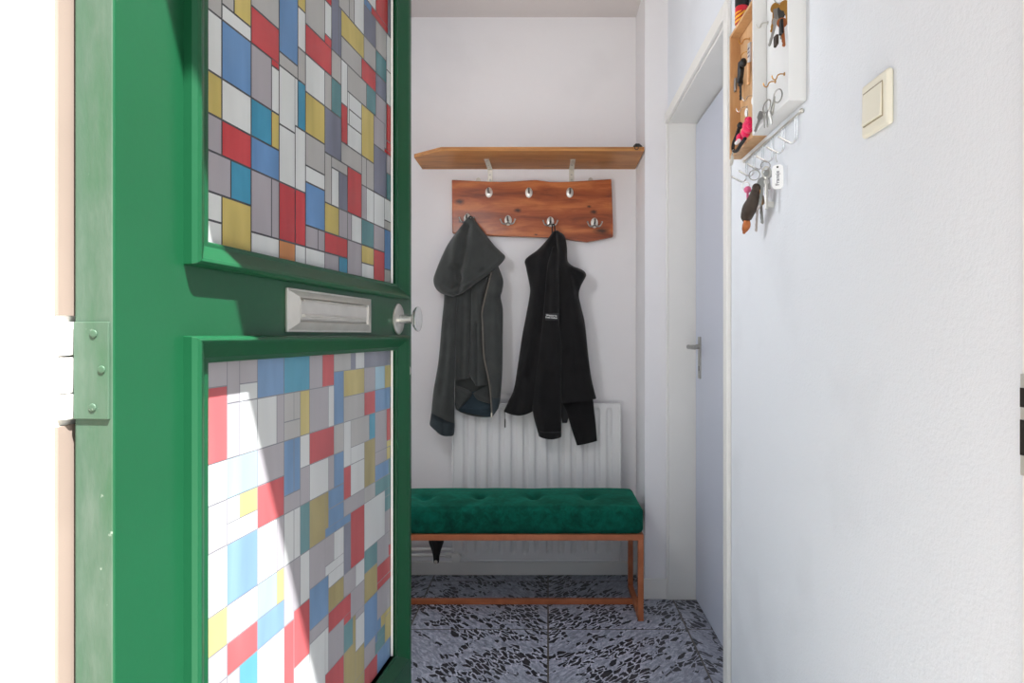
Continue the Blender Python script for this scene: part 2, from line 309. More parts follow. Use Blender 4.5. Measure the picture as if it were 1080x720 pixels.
LOWER_CELLS = """1408,2887,4288,4957,M 1408,2015,4973,6421,M 1408,1556,6437,7942,M 1408,1556,7958,8684,W 1408,1556,8700,9474,W 1408,1556,9490,10752,R 1564,2015,6437,6825,M 1572,2015,6841,7223,M 1572,2015,7239,7687,Y 1572,2015,7703,8430,W 1572,2015,8446,8988,M 1564,2015,9004,9474,W 1564,2015,9490,10372,R 1572,2015,10388,10752,M 2023,2289,4973,6214,M 2031,2289,6230,6825,M 2031,2712,6841,7223,R 2031,2712,7239,7687,W 2031,2712,7703,8430,B 2031,2712,8446,8684,W 2031,2289,8700,8988,W 2031,2712,9004,9474,S 2031,2289,9490,10150,M 2031,2289,10166,10752,M 2297,2712,4973,6086,M 2305,2712,6102,6825,C 2305,2712,8700,8988,Y 2305,2712,9490,10150,W 2305,2712,10166,10372,W 2305,2712,10388,10752,M 2720,2887,4973,5835,M 2728,3428,5851,6825,W 2728,3428,6841,7223,B 2728,3222,7239,7687,S 2728,3222,7703,8430,W 2728,3428,8446,8988,R 2728,3428,9004,9474,M 2728,3222,9490,10150,W 2728,3428,10166,10752,B 2903,4230,4288,5125,G 2895,3428,5141,5835,M 3238,3428,7239,7687,Y 3238,3428,7703,8430,M 3238,3428,9490,10150,M 3444,4046,5141,5835,W 3444,3723,5851,6825,R 3444,3723,6841,7687,M 3444,3723,7703,8430,W 3444,3921,8446,8684,M 3444,3723,8700,9474,B 3444,3921,9490,9742,G 3444,3723,9758,10150,G 3444,4230,10166,10752,C 3739,4230,5843,6086,W 3739,4230,6102,6934,R 3731,3921,6950,7687,M 3739,3921,7703,8430,W 3739,3921,8700,9474,B 3739,3921,9758,10150,G 3937,4230,6950,7687,W 3937,4230,7703,8430,T 3937,4230,8446,8988,M 3937,4230,9004,9474,W 3937,4230,9490,10150,Y 4062,4230,5133,5253,G 4054,4230,5269,5843,W 4238,4460,4288,4957,G 4246,4792,4973,6214,W 4246,4913,6230,6421,M 4246,4913,6437,7058,B 4246,4792,7074,7687,M 4246,4792,7703,8430,O 4246,4913,8446,8988,W 4246,5130,9004,9474,R 4246,4913,9490,10150,M 4246,4684,10166,10752,M 4476,4792,4288,4957,T 4700,5130,10166,10752,R 4800,5360,4288,4728,T 4808,5536,4744,5465,R 4800,4913,5481,6214,W 4808,5536,7074,7223,W 4800,5130,7239,7687,M 4808,5844,7703,7833,B 4800,4913,7849,8430,O 4929,5536,5481,6086,M 4929,5844,6102,6421,R 4929,5536,6437,6825,O 4929,5536,6841,7066,W 4929,5536,7841,8121,B 4929,5536,8137,8430,B 4929,5130,8446,8988,M 4929,5130,9490,10150,W 5146,5536,7231,7687,W 5146,5536,8446,8988,B 5146,5536,9004,9474,G 5146,5536,9490,10372,B 5146,5844,10388,10752,G 5376,6488,4288,4728,O 5552,6067,4736,5465,O 5552,5936,5481,5946,T 5552,5844,5962,6094,R 5552,6067,6437,6825,M 5552,5844,6841,7687,V 5552,6488,7849,8121,M 5552,5844,8137,8684,R 5552,5844,8700,9474,W 5552,6488,9490,9910,G 5552,6488,9926,10372,Y 5860,6488,5962,6421,M 5860,6488,6841,7833,R 5860,6488,8137,8684,W 5860,6488,8700,8988,W 5860,6739,9004,9474,G 5860,6067,10388,10752,V 5952,6067,5473,5946,O 6075,6488,4736,5253,O 6083,6488,5269,5835,W 6083,6488,5851,5954,M 6083,6488,6437,6825,W 6083,6488,10388,10752,W 6504,7166,4288,4728,R 6504,7051,4744,5125,M 6504,7166,5141,5946,B 6504,7166,5962,6514,O 6504,7166,6530,6934,T 6504,7603,6950,7833,W 6504,7051,7849,8121,G 6504,7051,8137,8988,O 6504,7051,9490,9910,R 6504,7051,9926,10372,M 6504,7925,10388,10752,V 6755,7051,9004,9474,C 7067,7603,4744,4957,T 7067,7166,4973,5133,B 7067,7925,7849,8121,T 7067,7824,8137,8430,B 7067,7709,8446,8684,M 7067,7709,8700,9474,M 7067,7925,9490,9910,B 7067,7603,9926,10372,S 7182,7925,4288,4728,B 7182,7603,4965,5125,T 7174,7371,5141,5365,B 7182,7925,5381,5946,M 7182,8042,5962,6086,R 7182,7925,6102,6421,R 7182,7824,6437,6934,M 7387,7603,5141,5365,Y 7619,8042,4744,5253,Y 7611,8042,5269,5365,Y 7619,7925,6950,7391,M 7619,8042,7407,7687,T 7619,7925,7703,7841,T 7619,8042,9926,10372,Y 7725,7925,8446,8684,Y 7725,8042,8700,8816,Y 7725,7925,8832,9474,R 7840,8042,6437,6653,R 7840,7925,6669,6942,M 7840,8042,8137,8430,T 7941,8042,4288,4736,Y 7941,8042,5373,5835,Y 7941,8042,5851,5954,R 7941,8042,6094,6421,R 7941,8042,6661,7391,R 7941,8042,7695,8129,T 7941,8042,8438,8684,T 7941,8042,8824,9622,Y 7941,8042,9638,9918,Y 7941,8042,10380,10752,Y"""
SUN, SUN_A, SKY, FILL_LAMP, EXPO, FILL_WIN = 23.0, .9, .95, 38.0, 0.0, (1.86, 3.08, .08, 2.2)

# ------------------------------------------------------------------ the setting
BACK, RIGHT, LEFT, CEIL = 3.14, .50, -.64, 2.56
def struct(mb, name, label, cat, mats=None, **k):
    return tag(mb.build(name, None, mats, **k), label, cat, None, 'structure')
b = MB(); b.box((-.75, .60, -.06), (.72, 3.2, 0), 'tiles'); struct(b, 'floor', 'slate look grey tiled hall floor with dark flakes and brown grout', 'floor')
b = MB(); b.box((-.8, .62, CEIL), (.75, 3.3, CEIL+.1), 'ceiling'); struct(b, 'ceiling', 'plain off-white hall ceiling', 'ceiling')
b = MB(); b.box((-.8, BACK, 0), (.75, BACK+.12, CEIL), 'wall_back'); struct(b, 'wall_back', 'white wall at the end of the hall behind the radiator and shelf', 'wall')
WY0, WY1, WZ0, WZ1 = FILL_WIN
b = MB()
for lo, hi in (((LEFT-.12, .62, 0), (LEFT, WY0, CEIL)), ((LEFT-.12, WY1, 0), (LEFT, BACK, CEIL)), ((LEFT-.12, WY0, 0), (LEFT, WY1, WZ0)), ((LEFT-.12, WY0, WZ1), (LEFT, WY1, CEIL))):
    b.box(lo, hi, 'wall_back')
struct(b, 'wall_left', 'white hall wall hidden behind the open green door', 'wall')
b = MB()
for lo, hi in (((RIGHT, .708, 0), (.70, 1.90, CEIL)), ((RIGHT, 1.90, 1.995), (.70, 2.85, CEIL)), ((.665, 1.90, 0), (.70, 2.85, 1.995))):
    b.box(lo, hi, 'wall_rough')
struct(b, 'wall_right', 'rough plastered white wall carrying the key cabinet and the light switch', 'wall')
b = MB(); b.box((.405, 2.85, 0), (.70, BACK, CEIL), 'wall_back'); struct(b, 'wall_pier', 'white wall pier beside the bench, next to the grey door', 'wall')
b = MB(); b.box((LEFT, 3.124, 0), (.405, BACK, .062), 'white_paint'); struct(b, 'baseboard_back', 'low white baseboard under the radiator', 'baseboard', bevel=.003)
b = MB(); b.box((.398, 2.838, 0), (.4985, 2.85, .085), 'white_paint'); struct(b, 'baseboard_right', 'short white baseboard at the foot of the pier', 'baseboard', bevel=.003)
# added side window, unseen behind the open door, lets fill light in
b = MB(); ym = (WY0+WY1)/2
for lo, hi in (((-.72, WY0, WZ0), (-.66, WY0+.04, WZ1)), ((-.72, WY1-.04, WZ0), (-.66, WY1, WZ1)), ((-.72, WY0+.04, WZ0), (-.66, WY1-.04, WZ0+.05)), ((-.72, WY0+.04, WZ1-.04), (-.66, WY1-.04, WZ1)), ((-.72, ym-.015, WZ0+.05), (-.66, ym+.015, WZ1-.04))):
    b.box(lo, hi, 'frame_paint')
w1 = struct(b, 'fill_window', 'added tall white fill window, unseen behind the open door', 'window')
for y0, y1 in ((WY0+.04, ym-.015), (ym+.015, WY1-.04)):
    b = MB(); b.box((-.693, y0, WZ0+.05), (-.688, y1, WZ1-.04), 'clear_glass'); b.build('pane', w1)
# facade with the porch opening in front of the door
b = MB()
for lo, hi in (((-3.0, .387, -.05), (-.66, .62, 3.2)), ((.70, .387, -.05), (3.2, .62, 3.2)), ((-.66, .387, 2.2), (.70, .62, 3.2)), ((-3.0, .62, 2.2), (3.2, .72, 3.2))):
    b.box(lo, hi, 'brick')
struct(b, 'wall_front', 'brick street wall around the front door', 'wall')
b = MB(); b.box((-6, -8, -.1), (6, .60, -.02), 'pave'); b.box((-6, .60, -.1), (-.76, 7, -.02), 'pave'); struct(b, 'pavement', 'pavement in front of the doorstep', 'pavement')
# frame of the front door: white posts, head and sill; strike plate on the post at the right
b = MB()
b.box((-.70, .618, -.02), (-.449, .74, 2.2), 'frame_paint'); b.box((.49, .618, -.02), (.72, .708, 2.2), 'frame_paint')
b.box((-.449, .618, 2.085), (.49, .74, 2.2), 'frame_paint'); b.box((-.449, .60, -.02), (.49, .74, .004), 'pave')
fr = struct(b, 'trim_1', 'thick white wooden frame of the front door', 'door frame', bevel=.004)
b = MB(); b.box((-.449, .621, .0), (-.4455, .655, 1.016), 'beige'); b.box((-.449, .621, 1.118), (-.4455, .655, 2.085), 'beige'); b.build('jamb_strip', fr)  # beige strip over the jamb's inner side, darker than the white frame
b = MB(); b.box((.4885, .672, .955), (.4915, .7065, 1.06), 'zinc'); sp = b.build('strike_plate', fr, bevel=.0008)
b = MB(); b.box((.4879, .676, 1.0255), (.4890, .706, 1.0455), 'seam'); b.box((.4879, .676, .976), (.4890, .706, 1.0125), 'seam'); b.build('slot', sp, ['dark_iron'])
# inner doorway: jambs, head, casings, grey flush door
b = MB()
b.box((.50, 2.832, 0), (.665, 2.85, 1.995), 'white_paint'); b.box((.50, 1.90, 0), (.665, 1.915, 1.995), 'white_paint'); b.box((.50, 1.915, 1.975), (.665, 2.832, 1.995), 'white_paint')
b.box((.487, 1.86, 0), (.50, 1.902, 2.022), 'white_paint'); b.box((.487, 1.902, 1.98), (.50, 2.848, 2.022), 'white_paint'); b.box((.492, 2.834, 0), (.50, 2.849, 1.98), 'white_paint')
struct(b, 'trim_2', 'white painted casing and jambs around the grey inner door', 'door frame', bevel=.003)
b = MB(); b.box((.612, 1.918, .006), (.65, 2.829, 1.968), 'door_grey')
d2 = struct(b, 'door_2', 'flush pale grey inner door with steel lever handle in the right wall', 'door', bevel=.0025)
b = MB()
y0, z0 = 2.745, 1.052
b.box((.6065, y0-.017, .925), (.612, y0+.017, 1.092))
b.lathe([(.010, 0), (.010, .012), (.0075, .014), (.0075, .047)], frame3((.6065, y0, z0), (-1,0,0)), 16)
b.tube([(.566, y0+.004, z0), (.562, y0-.02, z0), (.562, y0-.09, z0-.001), (.566, y0-.118, z0-.002)], [.009, .0085, .008, .007], 12)
h = b.build('door_handle', d2, ['nickel'], smooth=True); h['label'] = 'steel lever handle on a long plate'
b = MB(); b.box((.6055, y0-.004, .955), (.6068, y0+.004, .975)); b.build('keyhole', h, ['dark_iron'])

# ------------------------------------------------------------------ the open front door (local: u along the door, w out of its street face, z up)
TH = .107; ca, sa = math.cos(math.atan(TH)), math.sin(math.atan(TH))
DX = Matrix(((sa, ca, 0, -.4007), (ca, -sa, 0, .630), (0, 0, 1, 0), (0, 0, 0, 1)))      # (u, w, z) -> world
T_ = .040
def ring_moulding(u0, u1, z0, z1, prof_u, prof_z):
    """mitred moulding round an opening; profile lists (distance out from the opening, height w)"""
    b = MB(); loops = []
    for (du, w), (dz, _) in zip(prof_u, prof_z):
        loops.append([b.bm.verts.new((u, w, z)) for u, z in ((u0-du, z0-dz), (u1+du, z0-dz), (u1+du, z1+dz), (u0-du, z1+dz))])
    b._m('green')
    for A, B in zip(loops, loops[1:]):
        for q in range(4): b.bm.faces.new((A[q], A[(q+1) % 4], B[(q+1) % 4], B[q]))
    return b
# slab with two openings
us = [0, .147, .798, .900]; zs = [.008, .432, 1.068, 1.206, 1.92, 2.06]
b = MB(); gi = b._m('green'); ei = b._m('green_edge')
gv = [[b.bm.verts.new((u, 0, z)) for z in zs] for u in us]
for i in range(3):
    for j in range(5):
        if i == 1 and j in (1, 3): continue
        b.bm.faces.new((gv[i][j], gv[i+1][j], gv[i+1][j+1], gv[i][j+1]))
ex = bmesh.ops.extrude_face_region(b.bm, geom=list(b.bm.faces))
bmesh.ops.translate(b.bm, verts=[v for v in ex['geom'] if isinstance(v, bmesh.types.BMVert)], vec=(0, -T_, 0))
bmesh.ops.recalc_face_normals(b.bm, faces=b.bm.faces)
for f in b.bm.faces:
    if f.calc_center_median().x < 1e-4: f.material_index = ei
door = struct(b, 'door_1', 'open green front door with coloured glass panes, letter plate and steel knob', 'door', bevel=.0025, segs=3, xf=DX, clean=True)
pu = [(.046, -.004), (.047, .010), (.044, .0145), (.039, .016), (.034, .0145), (.030, .0115), (.006, -.002), (0, -.003), (0, -.020)]
pz = [(.031, 0), (.0305, 0), (.029, 0), (.026, 0), (.0225, 0), (.019, 0), (.004, 0), (0, 0), (0, 0)]
for nm, z0, z1 in (('upper', 1.206, 1.92), ('lower', .432, 1.068)):
    ring_moulding(.147, .798, z0, z1, pu, pz).build('moulding', door, ['green'], bevel=.0008, xf=DX, segs=2)
def pane(txt, z0, z1, lead, FM=FM):
    b = MB(); li = b._m(lead)
    b.box((.139, -.020, z0-.004), (.806, -.0125, z1+.004), lead)
    for t in txt.split():
        u0, u1, a, c, k = t.split(','); u0, u1, a, c = (int(q)/1e4 for q in (u0, u1, a, c))
        u0 = max(u0, .1395); u1 = min(u1, .8055)
        b.face([(u0, -.0121, a), (u1, -.0121, a), (u1, -.0121, c), (u0, -.0121, c)], FM[k])
    bmesh.ops.recalc_face_normals(b.bm, faces=[f for f in b.bm.faces if f.material_index == li])
    for f in b.bm.faces:
        if f.material_index != li and f.normal.y < 0: f.normal_flip()
    return b.build('pane', door, xf=DX, clean=False)
p1 = pane(UPPER_CELLS, 1.206, 1.92, 'lead'); p1['label'] = 'upper pane of coloured rectangles with black lines'
p2 = pane(LOWER_CELLS, .432, 1.068, 'lead_pale', FHAZE); p2['label'] = 'lower pane of coloured rectangles with grey lines'
for z0, z1 in ((1.206, 1.92), (.432, 1.068)):
    b = MB()                                                     # silver glazing bead seen along the far edge of each pane
    b.tube([(.7955, -.0095, z0), (.7955, -.0095, z1)], .0026, 8); b.build('glazing_bead', door, ['white_paint'], xf=DX)
# letter plate
u0, u1, za, zb = .322, .641, 1.104, 1.166
b = MB()
b.prism([(u0, 0, za), (u1, 0, za), (u1, 0, zb), (u0, 0, zb)], (0, .0045, 0))
iu0, iu1, ia, ib = u0+.026, u1-.026, za+.014, zb-.012
o = [(u0+.003, .0045, za+.003), (u1-.003, .0045, za+.003), (u1-.003, .0045, zb-.003), (u0+.003, .0045, zb-.003)]
i_ = [(iu0, .010, ia), (iu1, .010, ia), (iu1, .010, ib), (iu0, .010, ib)]; k_ = [(iu0+.004, .0062, ia+.003), (iu1-.004, .0062, ia+.003), (iu1-.004, .0062, ib-.003), (iu0+.004, .0062, ib-.003)]
for A, B in ((o, i_), (i_, k_)):
    for q in range(4): b.face([A[q], A[(q+1) % 4], B[(q+1) % 4], B[q]])
lp = b.build('letter_plate', door, ['steel'], bevel=.001, xf=DX); lp['label'] = 'steel letter plate with a hinged flap'
b = MB(); b.prism([(iu0+.006, .0062, ia+.005), (iu1-.006, .0062, ia+.005), (iu1-.006, .0062, ib-.004), (iu0+.006, .0062, ib-.004)], (0, .002, 0))
b.tube([(iu0+.01, .010, ib-.004), (iu1-.01, .010, ib-.004)], .0016, 8); b.tube([(iu0+.012, .009, ia+.010), (iu1-.012, .009, ia+.010)], .0022, 8)
b.build('flap', lp, ['steel'], bevel=.0008, xf=DX)
# knob, lock, latch, hinge
b = MB(); b.lathe([(.0095, 0), (.0095, .026), (.0115, .0285), (.0185, .0315), (.0245, .0360), (.0265, .0395), (.0262, .0410), (.023, .0413), (0, .0400)], frame3((.806, .004, 1.133), (0,1,0)), 32)
kn = b.build('knob', door, ['chrome'], smooth=True, xf=DX, angle=50); kn['label'] = 'round chrome pull knob'
b = MB(); b.lathe([(.0325, 0), (.0325, .0025), (.030, .0045), (.012, .005)], frame3((.806, 0, 1.133), (0,1,0)), 36); b.build('rose', kn, ['steel'], smooth=True, xf=DX, angle=50)
b = MB(); b.lathe([(.020, 0), (.020, .003), (.017, .005), (.0095, .0055), (.0095, .009), (0, .009)], frame3((.858, 0, 1.022), (0,1,0)), 28)
lk = b.build('lock_cylinder', door, ['steel'], smooth=True, xf=DX, angle=40); lk['label'] = 'small round steel lock rose'
b = MB(); b.box((.8573, .0088, 1.017), (.8588, .0094, 1.027)); b.build('keyhole', lk, ['dark_iron'], xf=DX)
b = MB(); b.box((.899, -.026, 1.052), (.9015, -.004, 1.078), 'dark_iron')
b.prism([(.9015, -.023, 1.056), (.9015, -.008, 1.056), (.909, -.008, 1.056)], (0, 0, .018), 'brass')
b.build('latch_bolt', door, xf=DX)
b = MB(); b.box((-.0025, -.0385, 1.022), (.0005, -.0035, 1.112))
for z, w in ((1.101, -.018), (1.068, -.010), (1.033, -.019)): b.lathe([(.004, 0), (.0035, .0012), (.0015, .0014)], frame3((-.0025, w, z), (-1,0,0)), 12)
hg = b.build('hinge', door, ['green_edge'], bevel=.0008, xf=DX); hg['label'] = 'painted-over hinge leaf on the worn edge'
b = MB()
for za, zb in ((1.022, 1.045), (1.046, 1.079), (1.081, 1.112)): b.lathe([(.0085, za), (.009, za+.001), (.009, zb-.001), (.0085, zb)], Matrix.Translation((-.003, -.049, 0)), 18)
b.build('knuckle', hg, ['frame_paint'], xf=DX, smooth=True)

# ------------------------------------------------------------------ shelf
zb_ = 1.861; th = .0165
b = MB()
poly = [(-.578, BACK, zb_), (-.576, 2.935, zb_), (-.443, 2.824, zb_), (.3985, 2.824, zb_), (.402, BACK, zb_)]
b.prism(poly, (0, 0, th), 'oak')
sh = thing('wall_shelf', 'wooden wall shelf with one clipped corner above the coat rack', 'shelf', (-.08, BACK, zb_))
b.build('board', sh, bevel=.0018)
for X in (-.266, .108):
    b = MB()
    b.prism([(X-.011, BACK-.003, zb_-.0005), (X-.011, 2.955, zb_-.0005), (X+.011, 2.955, zb_-.0005), (X+.011, BACK-.003, zb_-.0005)], (0, 0, -.003))
    b.prism([(X-.011, BACK, zb_), (X+.011, BACK, zb_), (X+.011, BACK, 1.772), (X-.011, BACK, 1.772)], (0, -.003, 0))
    b.tube([(X, BACK-.004, zb_-.006), (X, BACK-.010, zb_-.0035)], .004, 8)
    br = b.build('bracket', sh, ['zinc'], bevel=.0006)
    for o, d in (((X, 2.975, zb_-.0035), (0,0,-1)), ((X, 3.05, zb_-.0035), (0,0,-1)), ((X, BACK-.003, 1.835), (0,-1,0)), ((X, BACK-.003, 1.812), (0,-1,0))):
        b = MB(); b.lathe([(.0042, 0), (.0036, .0016), (.001, .002)], frame3(o, d), 10); b.build('screw', br, ['nickel'], smooth=True)
# small black clip standing on the front corner of the shelf
cx, cy = .372, 2.842
b = MB(); zt = zb_+th
b.prism([(cx-.021, cy-.016, zt), (cx+.021, cy-.016, zt), (cx+.017, cy-.012, zt+.008), (cx+.008, cy-.004, zt+.0185), (cx-.008, cy-.004, zt+.0185), (cx-.017, cy-.012, zt+.008)], (0, .020, 0))
b.bm.verts.ensure_lookup_table()
cl = thing('black_clip', 'small black clip sitting on the front corner of the wall shelf', 'clip', (cx, cy, zt))
b.build('body', cl, ['black_plastic'], bevel=.003, segs=3)
b = MB(); b.tube([(cx-.006+.0075*math.sin(t), cy-.0205, zt-.0045+.0075*math.cos(t)) for t in [q*2*math.pi/18 for q in range(18)]], .0016, 8, None, False, True)
b.build('wire_loop', cl, ['black_plastic'], smooth=True)

# ------------------------------------------------------------------ coat rack
YF = 3.104
outl = [(193,205),(222,206.5),(250,208),(300,211),(350,213),(400,214),(450,213),(500,210),(540,207),(565,206.5),(590,210),(620,214),(660,215),(700,214),(750,211),(800,208),(850,205),(892,202),
        (895,260),(897,330),(900,400),(900,455),(860,464),(820,472),(785,478),(740,473),(700,467),(650,462),(600,458),(520,455),(450,453),(370,450),(300,446),(240,441),(195,439),(194,350)]
outl = [at(430+x/4.154, 140+y/4.154, YF) for x, y in outl]
b = MB(); b.prism(outl, (0, .030, 0))
def kx(x, y): p = at(430+x/4.154, 140+y/4.154, YF); return p.x, p.z
knots = [(*kx(228,302), .022, .013), (*kx(482,340), .017, .010), (*kx(815,347), .016, .010), (*kx(795,323), .010, .006), (*kx(562,446), .008, .004), (*kx(232,388), .011, .008), (*kx(850,430), .035, .014)]
M['rack'] = wood('red brown live edge timber', (112, 50, 22), (160, 80, 38), (202, 120, 64), (.9, 5, 6.5), knots=knots, rough=.30, wave=.5)
rk = thing('coat_rack', 'live-edge red brown timber coat rack with seven metal hooks', 'coat rack', (-.04, BACK, 1.56))
bo = b.build('board', rk, ['rack'], bevel=.004, segs=3); bo['label'] = 'thick live-edge plank with dark knots'
for (x, y) in ((310, 203), (801, 203)):
    p = at(430+x/4.154, 140+y/4.154, BACK); b = MB()
    b.lathe([(.011, 0), (.011, .002), (.0045, .0022)], frame3((p.x, BACK-.003, p.z-.005), (0,-1,0)), 18)
    b.box((p.x-.006, BACK-.006, p.z-.045), (p.x+.006, BACK-.003, p.z-.008)); b.build('hanger', rk, ['zinc'], smooth=True)
def hook(px, py, double):
    p = at(px, py, YF); x, z = p.x, p.z; b = MB(); y = YF
    b.lathe([(1, 0), (1, .0015), (.86, .0042), (.5, .0055), (.001, .006)], frame3((x, y+.0005, z), (0,-1,0), (0,0,1)) @ Matrix.Diagonal((.0235, .0165, 1, 1)), 26)
    b.lathe([(.0028, 0), (.0024, .001)], frame3((x, y-.0045, z+.0165), (0,-1,0)), 8)
    hk = b.build('hook', rk, ['bright_nickel'], smooth=True)
    b = MB()
    b.tube(catmull([(x, y-.004, z-.002), (x, y-.020, z-.004), (x, y-.036, z-.003), (x, y-.044, z+.002), (x, y-.046, z+.007)], 5), [.0052]*8+[.0046]*8+[.004]*5, 10)
    b.ball((x, y-.046, z+.008), .0050)
    b.build('prong', hk, ['hook_dark'], smooth=True)
    if double:
        for s in (-1, 1):
            b = MB()
            b.tube(catmull([(x, y-.006, z-.010), (x+s*.012, y-.018, z-.019), (x+s*.025, y-.026, z-.016), (x+s*.032, y-.028, z-.002)], 5), [.0038]*10+[.003]*6, 10)
            b.ball((x+s*.0325, y-.028, z), .0044); b.build('prong', hk, ['nickel'], smooth=True)
for (x, y) in ((356,261),(531,262),(710,262)): hook(430+x/4.154, 140+y/4.154, False)
for (x, y) in ((262,376),(440,384),(625,390),(818,395)): hook(430+x/4.154, 140+y/4.154, True)

# ------------------------------------------------------------------ radiator, pipes
RY = 3.072
rx0, rx1, rz0, rz1 = -.4285, .3255, .083, .788
b = MB(); pitch = .0538; first = -.4285+.058
NXs = 196; NZs = 90
def rib(x, z):
    e = min(x-rx0, rx1-x, z-rz0, rz1-z)
    if e < .010: return .0
    g = 0.0
    k = round((x-first)/pitch); xc = first+k*pitch
    if 0 <= k <= 12:
        top, bot = rz1-.030, rz0+.046
        dz = max(0, z-top, bot-z); d = math.hypot(x-xc, dz)
        g = .0105*max(0, min(1, (.0125-d)/.0055)) if d < .0125 else 0
    return g
vs = []
for j in range(NZs+1):
    # rows are packed at the rounded rib ends
    t = j/NZs; z = rz0+(rz1-rz0)*(t+.06*math.sin(4*math.pi*t)/(2*math.pi)*-1)
    vs.append([b.bm.verts.new((rx0+(rx1-rx0)*i/NXs, RY+rib(rx0+(rx1-rx0)*i/NXs, z), z)) for i in range(NXs+1)])
for j in range(NZs):
    for i in range(NXs): b.bm.faces.new((vs[j][i], vs[j][i+1], vs[j+1][i+1], vs[j+1][i]))
rad = thing('radiator', 'white panel radiator with vertical flutes on the back wall behind the bench', 'radiator', (-.05, BACK, .08))
b.build('front_panel', rad, ['radiator'], smooth=True, angle=180)
b = MB()
b.box((rx0-.004, RY-.003, rz0-.004), (rx0+.004, RY+.018, rz1+.004)); b.box((rx1-.004, RY-.003, rz0-.004), (rx1+.004, RY+.018, rz1+.004))
b.box((rx0+.004, RY-.003, rz0-.004), (rx1-.004, RY+.018, rz0+.004)); b.box((rx0+.004, RY-.003, rz1-.004), (rx1-.004, RY+.018, rz1+.004))
b.build('rim', rad, ['radiator'], bevel=.003, segs=3)
b = MB(); b.box((rx0+.002, RY+.0175, rz0+.004), (rx1-.002, BACK-.018, rz1-.002)); b.build('back_panel', rad, ['radiator'], bevel=.004)
vp = at(481.3, 587.3, 3.05)
b = MB(); b.lathe([(.006, -.02), (.014, -.012), (.0205, -.008), (.0215, .010), (.0195, .0165), (0, .018)], frame3(vp, (0,-1,0)), 28)
va = b.build('valve_cap', rad, ['white_paint'], smooth=True); va['label'] = 'round white valve cap'
b = MB(); b.tube([(vp.x, vp.y+.012, vp.z), (vp.x-.03, vp.y+.02, vp.z+.002), (vp.x-.05, vp.y+.02, vp.z+.002)], .010, 12); b.lathe([(.013, 0), (.013, .02)], frame3((vp.x-.032, vp.y+.02, vp.z+.002), (-1,0,0)), 6)
b.build('valve_body', va, ['white_paint'], smooth=True)
b = MB()
b.tube([(LEFT, 3.085, vp.z+.024), (vp.x-.02, 3.085, vp.z+.024), (vp.x, 3.085, vp.z+.035), (vp.x+.004, 3.085, vp.z+.07)], .0078, 12)
b.tube([(LEFT, 3.07, vp.z+.002), (vp.x-.05, 3.07, vp.z+.002)], .0078, 12)
b.build('feed_pipe', rad, ['white_paint'], smooth=True)

# ------------------------------------------------------------------ bench
bx0, bx1, by0, by1, bz0, bz1 = -.615, .3675, 2.62, 2.972, .333, .436
be = thing('bench', 'tufted dark green velvet bench on a copper brown frame', 'bench', (-.12, 2.8, 0))
b = MB(); nx, ny, nz = 110, 40, 14
cxm, cym = (bx0+bx1)/2, (by0+by1)/2
dim = [(-.276-.2195, 2.775), (-.276, 2.775), (-.0555, 2.775), (.164, 2.775)]
def cush(x, y, z):
    # u, v, w in -1..1; rounded box
    hx, hy, hz = (bx1-bx0)/2, (by1-by0)/2, (bz1-bz0)/2; cz = (bz0+bz1)/2
    p = Vector((x*hx, y*hy, z*hz)); r = .022
    q = Vector((max(-hx+r, min(hx-r, p.x)), max(-hy+r, min(hy-r, p.y)), max(-hz+r, min(hz-r, p.z))))
    d = p-q
    if d.length > 1e-6: p = q+d.normalized()*r
    X, Y, Z = p.x+cxm, p.y+cym, p.z+cz
    if z > .2:
        f = (z-.2)/.8
        crown = .012*(1-(abs(x))**4)*(1-abs(y)**2.5)
        dip = sum(.016*math.exp(-((X-a)**2+(Y-c)**2)/(2*.020**2))+.007*math.exp(-((X-a)**2/(2*.022**2)+(Y-c)**2/(2*.075**2))) for a, c in dim)
        Z += f*(crown-dip+.003*noise.noise(Vector((X*7, Y*7, 1))))
    if z < .9: Y += -.004*(1-z*z)*(1 if y < -.9 else 0)+.0025*noise.noise(Vector((X*9, Z*12, 4)))
    return (X, Y, Z)
def patch_face(fn, a, c):
    g = [[b.bm.verts.new(cush(*fn(2*i/a-1, 2*j/c-1))) for j in range(c+1)] for i in range(a+1)]
    for i in range(a):
        for j in range(c): b.bm.faces.new((g[i][j], g[i+1][j], g[i+1][j+1], g[i][j+1]))
patch_face(lambda s, t: (s, t, 1), nx, ny); patch_face(lambda s, t: (s, t, -1), nx, ny)
patch_face(lambda s, t: (s, -1, t), nx, nz); patch_face(lambda s, t: (s, 1, t), nx, nz)
patch_face(lambda s, t: (1, s, t), ny, nz); patch_face(lambda s, t: (-1, s, t), ny, nz)
bmesh.ops.remove_doubles(b.bm, verts=b.bm.verts, dist=1e-5)
cu = b.build('cushion', be, ['velvet'], smooth=True, angle=180); cu['label'] = 'dark green velvet cushion with a row of tufts'
for a, c in dim:
    b = MB(); zz = cush((a-cxm)/((bx1-bx0)/2), (c-cym)/((by1-by0)/2), 1)[2]
    b.ball((a, c, zz+.001), .009, None, (1, 1, .45)); b.build('button', cu, ['velvet'], smooth=True)
rr = .0105
b = MB(); zt, z0 = bz0, bz0-.0235
b.box((bx0, by0+.003, z0), (bx1, by0+.024, zt)); b.box((bx0, by1-.024, z0), (bx1, by1-.003, zt)); b.box((bx0, by0+.024, z0), (bx0+.021, by1-.024, zt)); b.box((bx1-.021, by0+.024, z0), (bx1, by1-.024, zt))
b.build('seat_frame', be, ['copper_wood'], bevel=.0012)
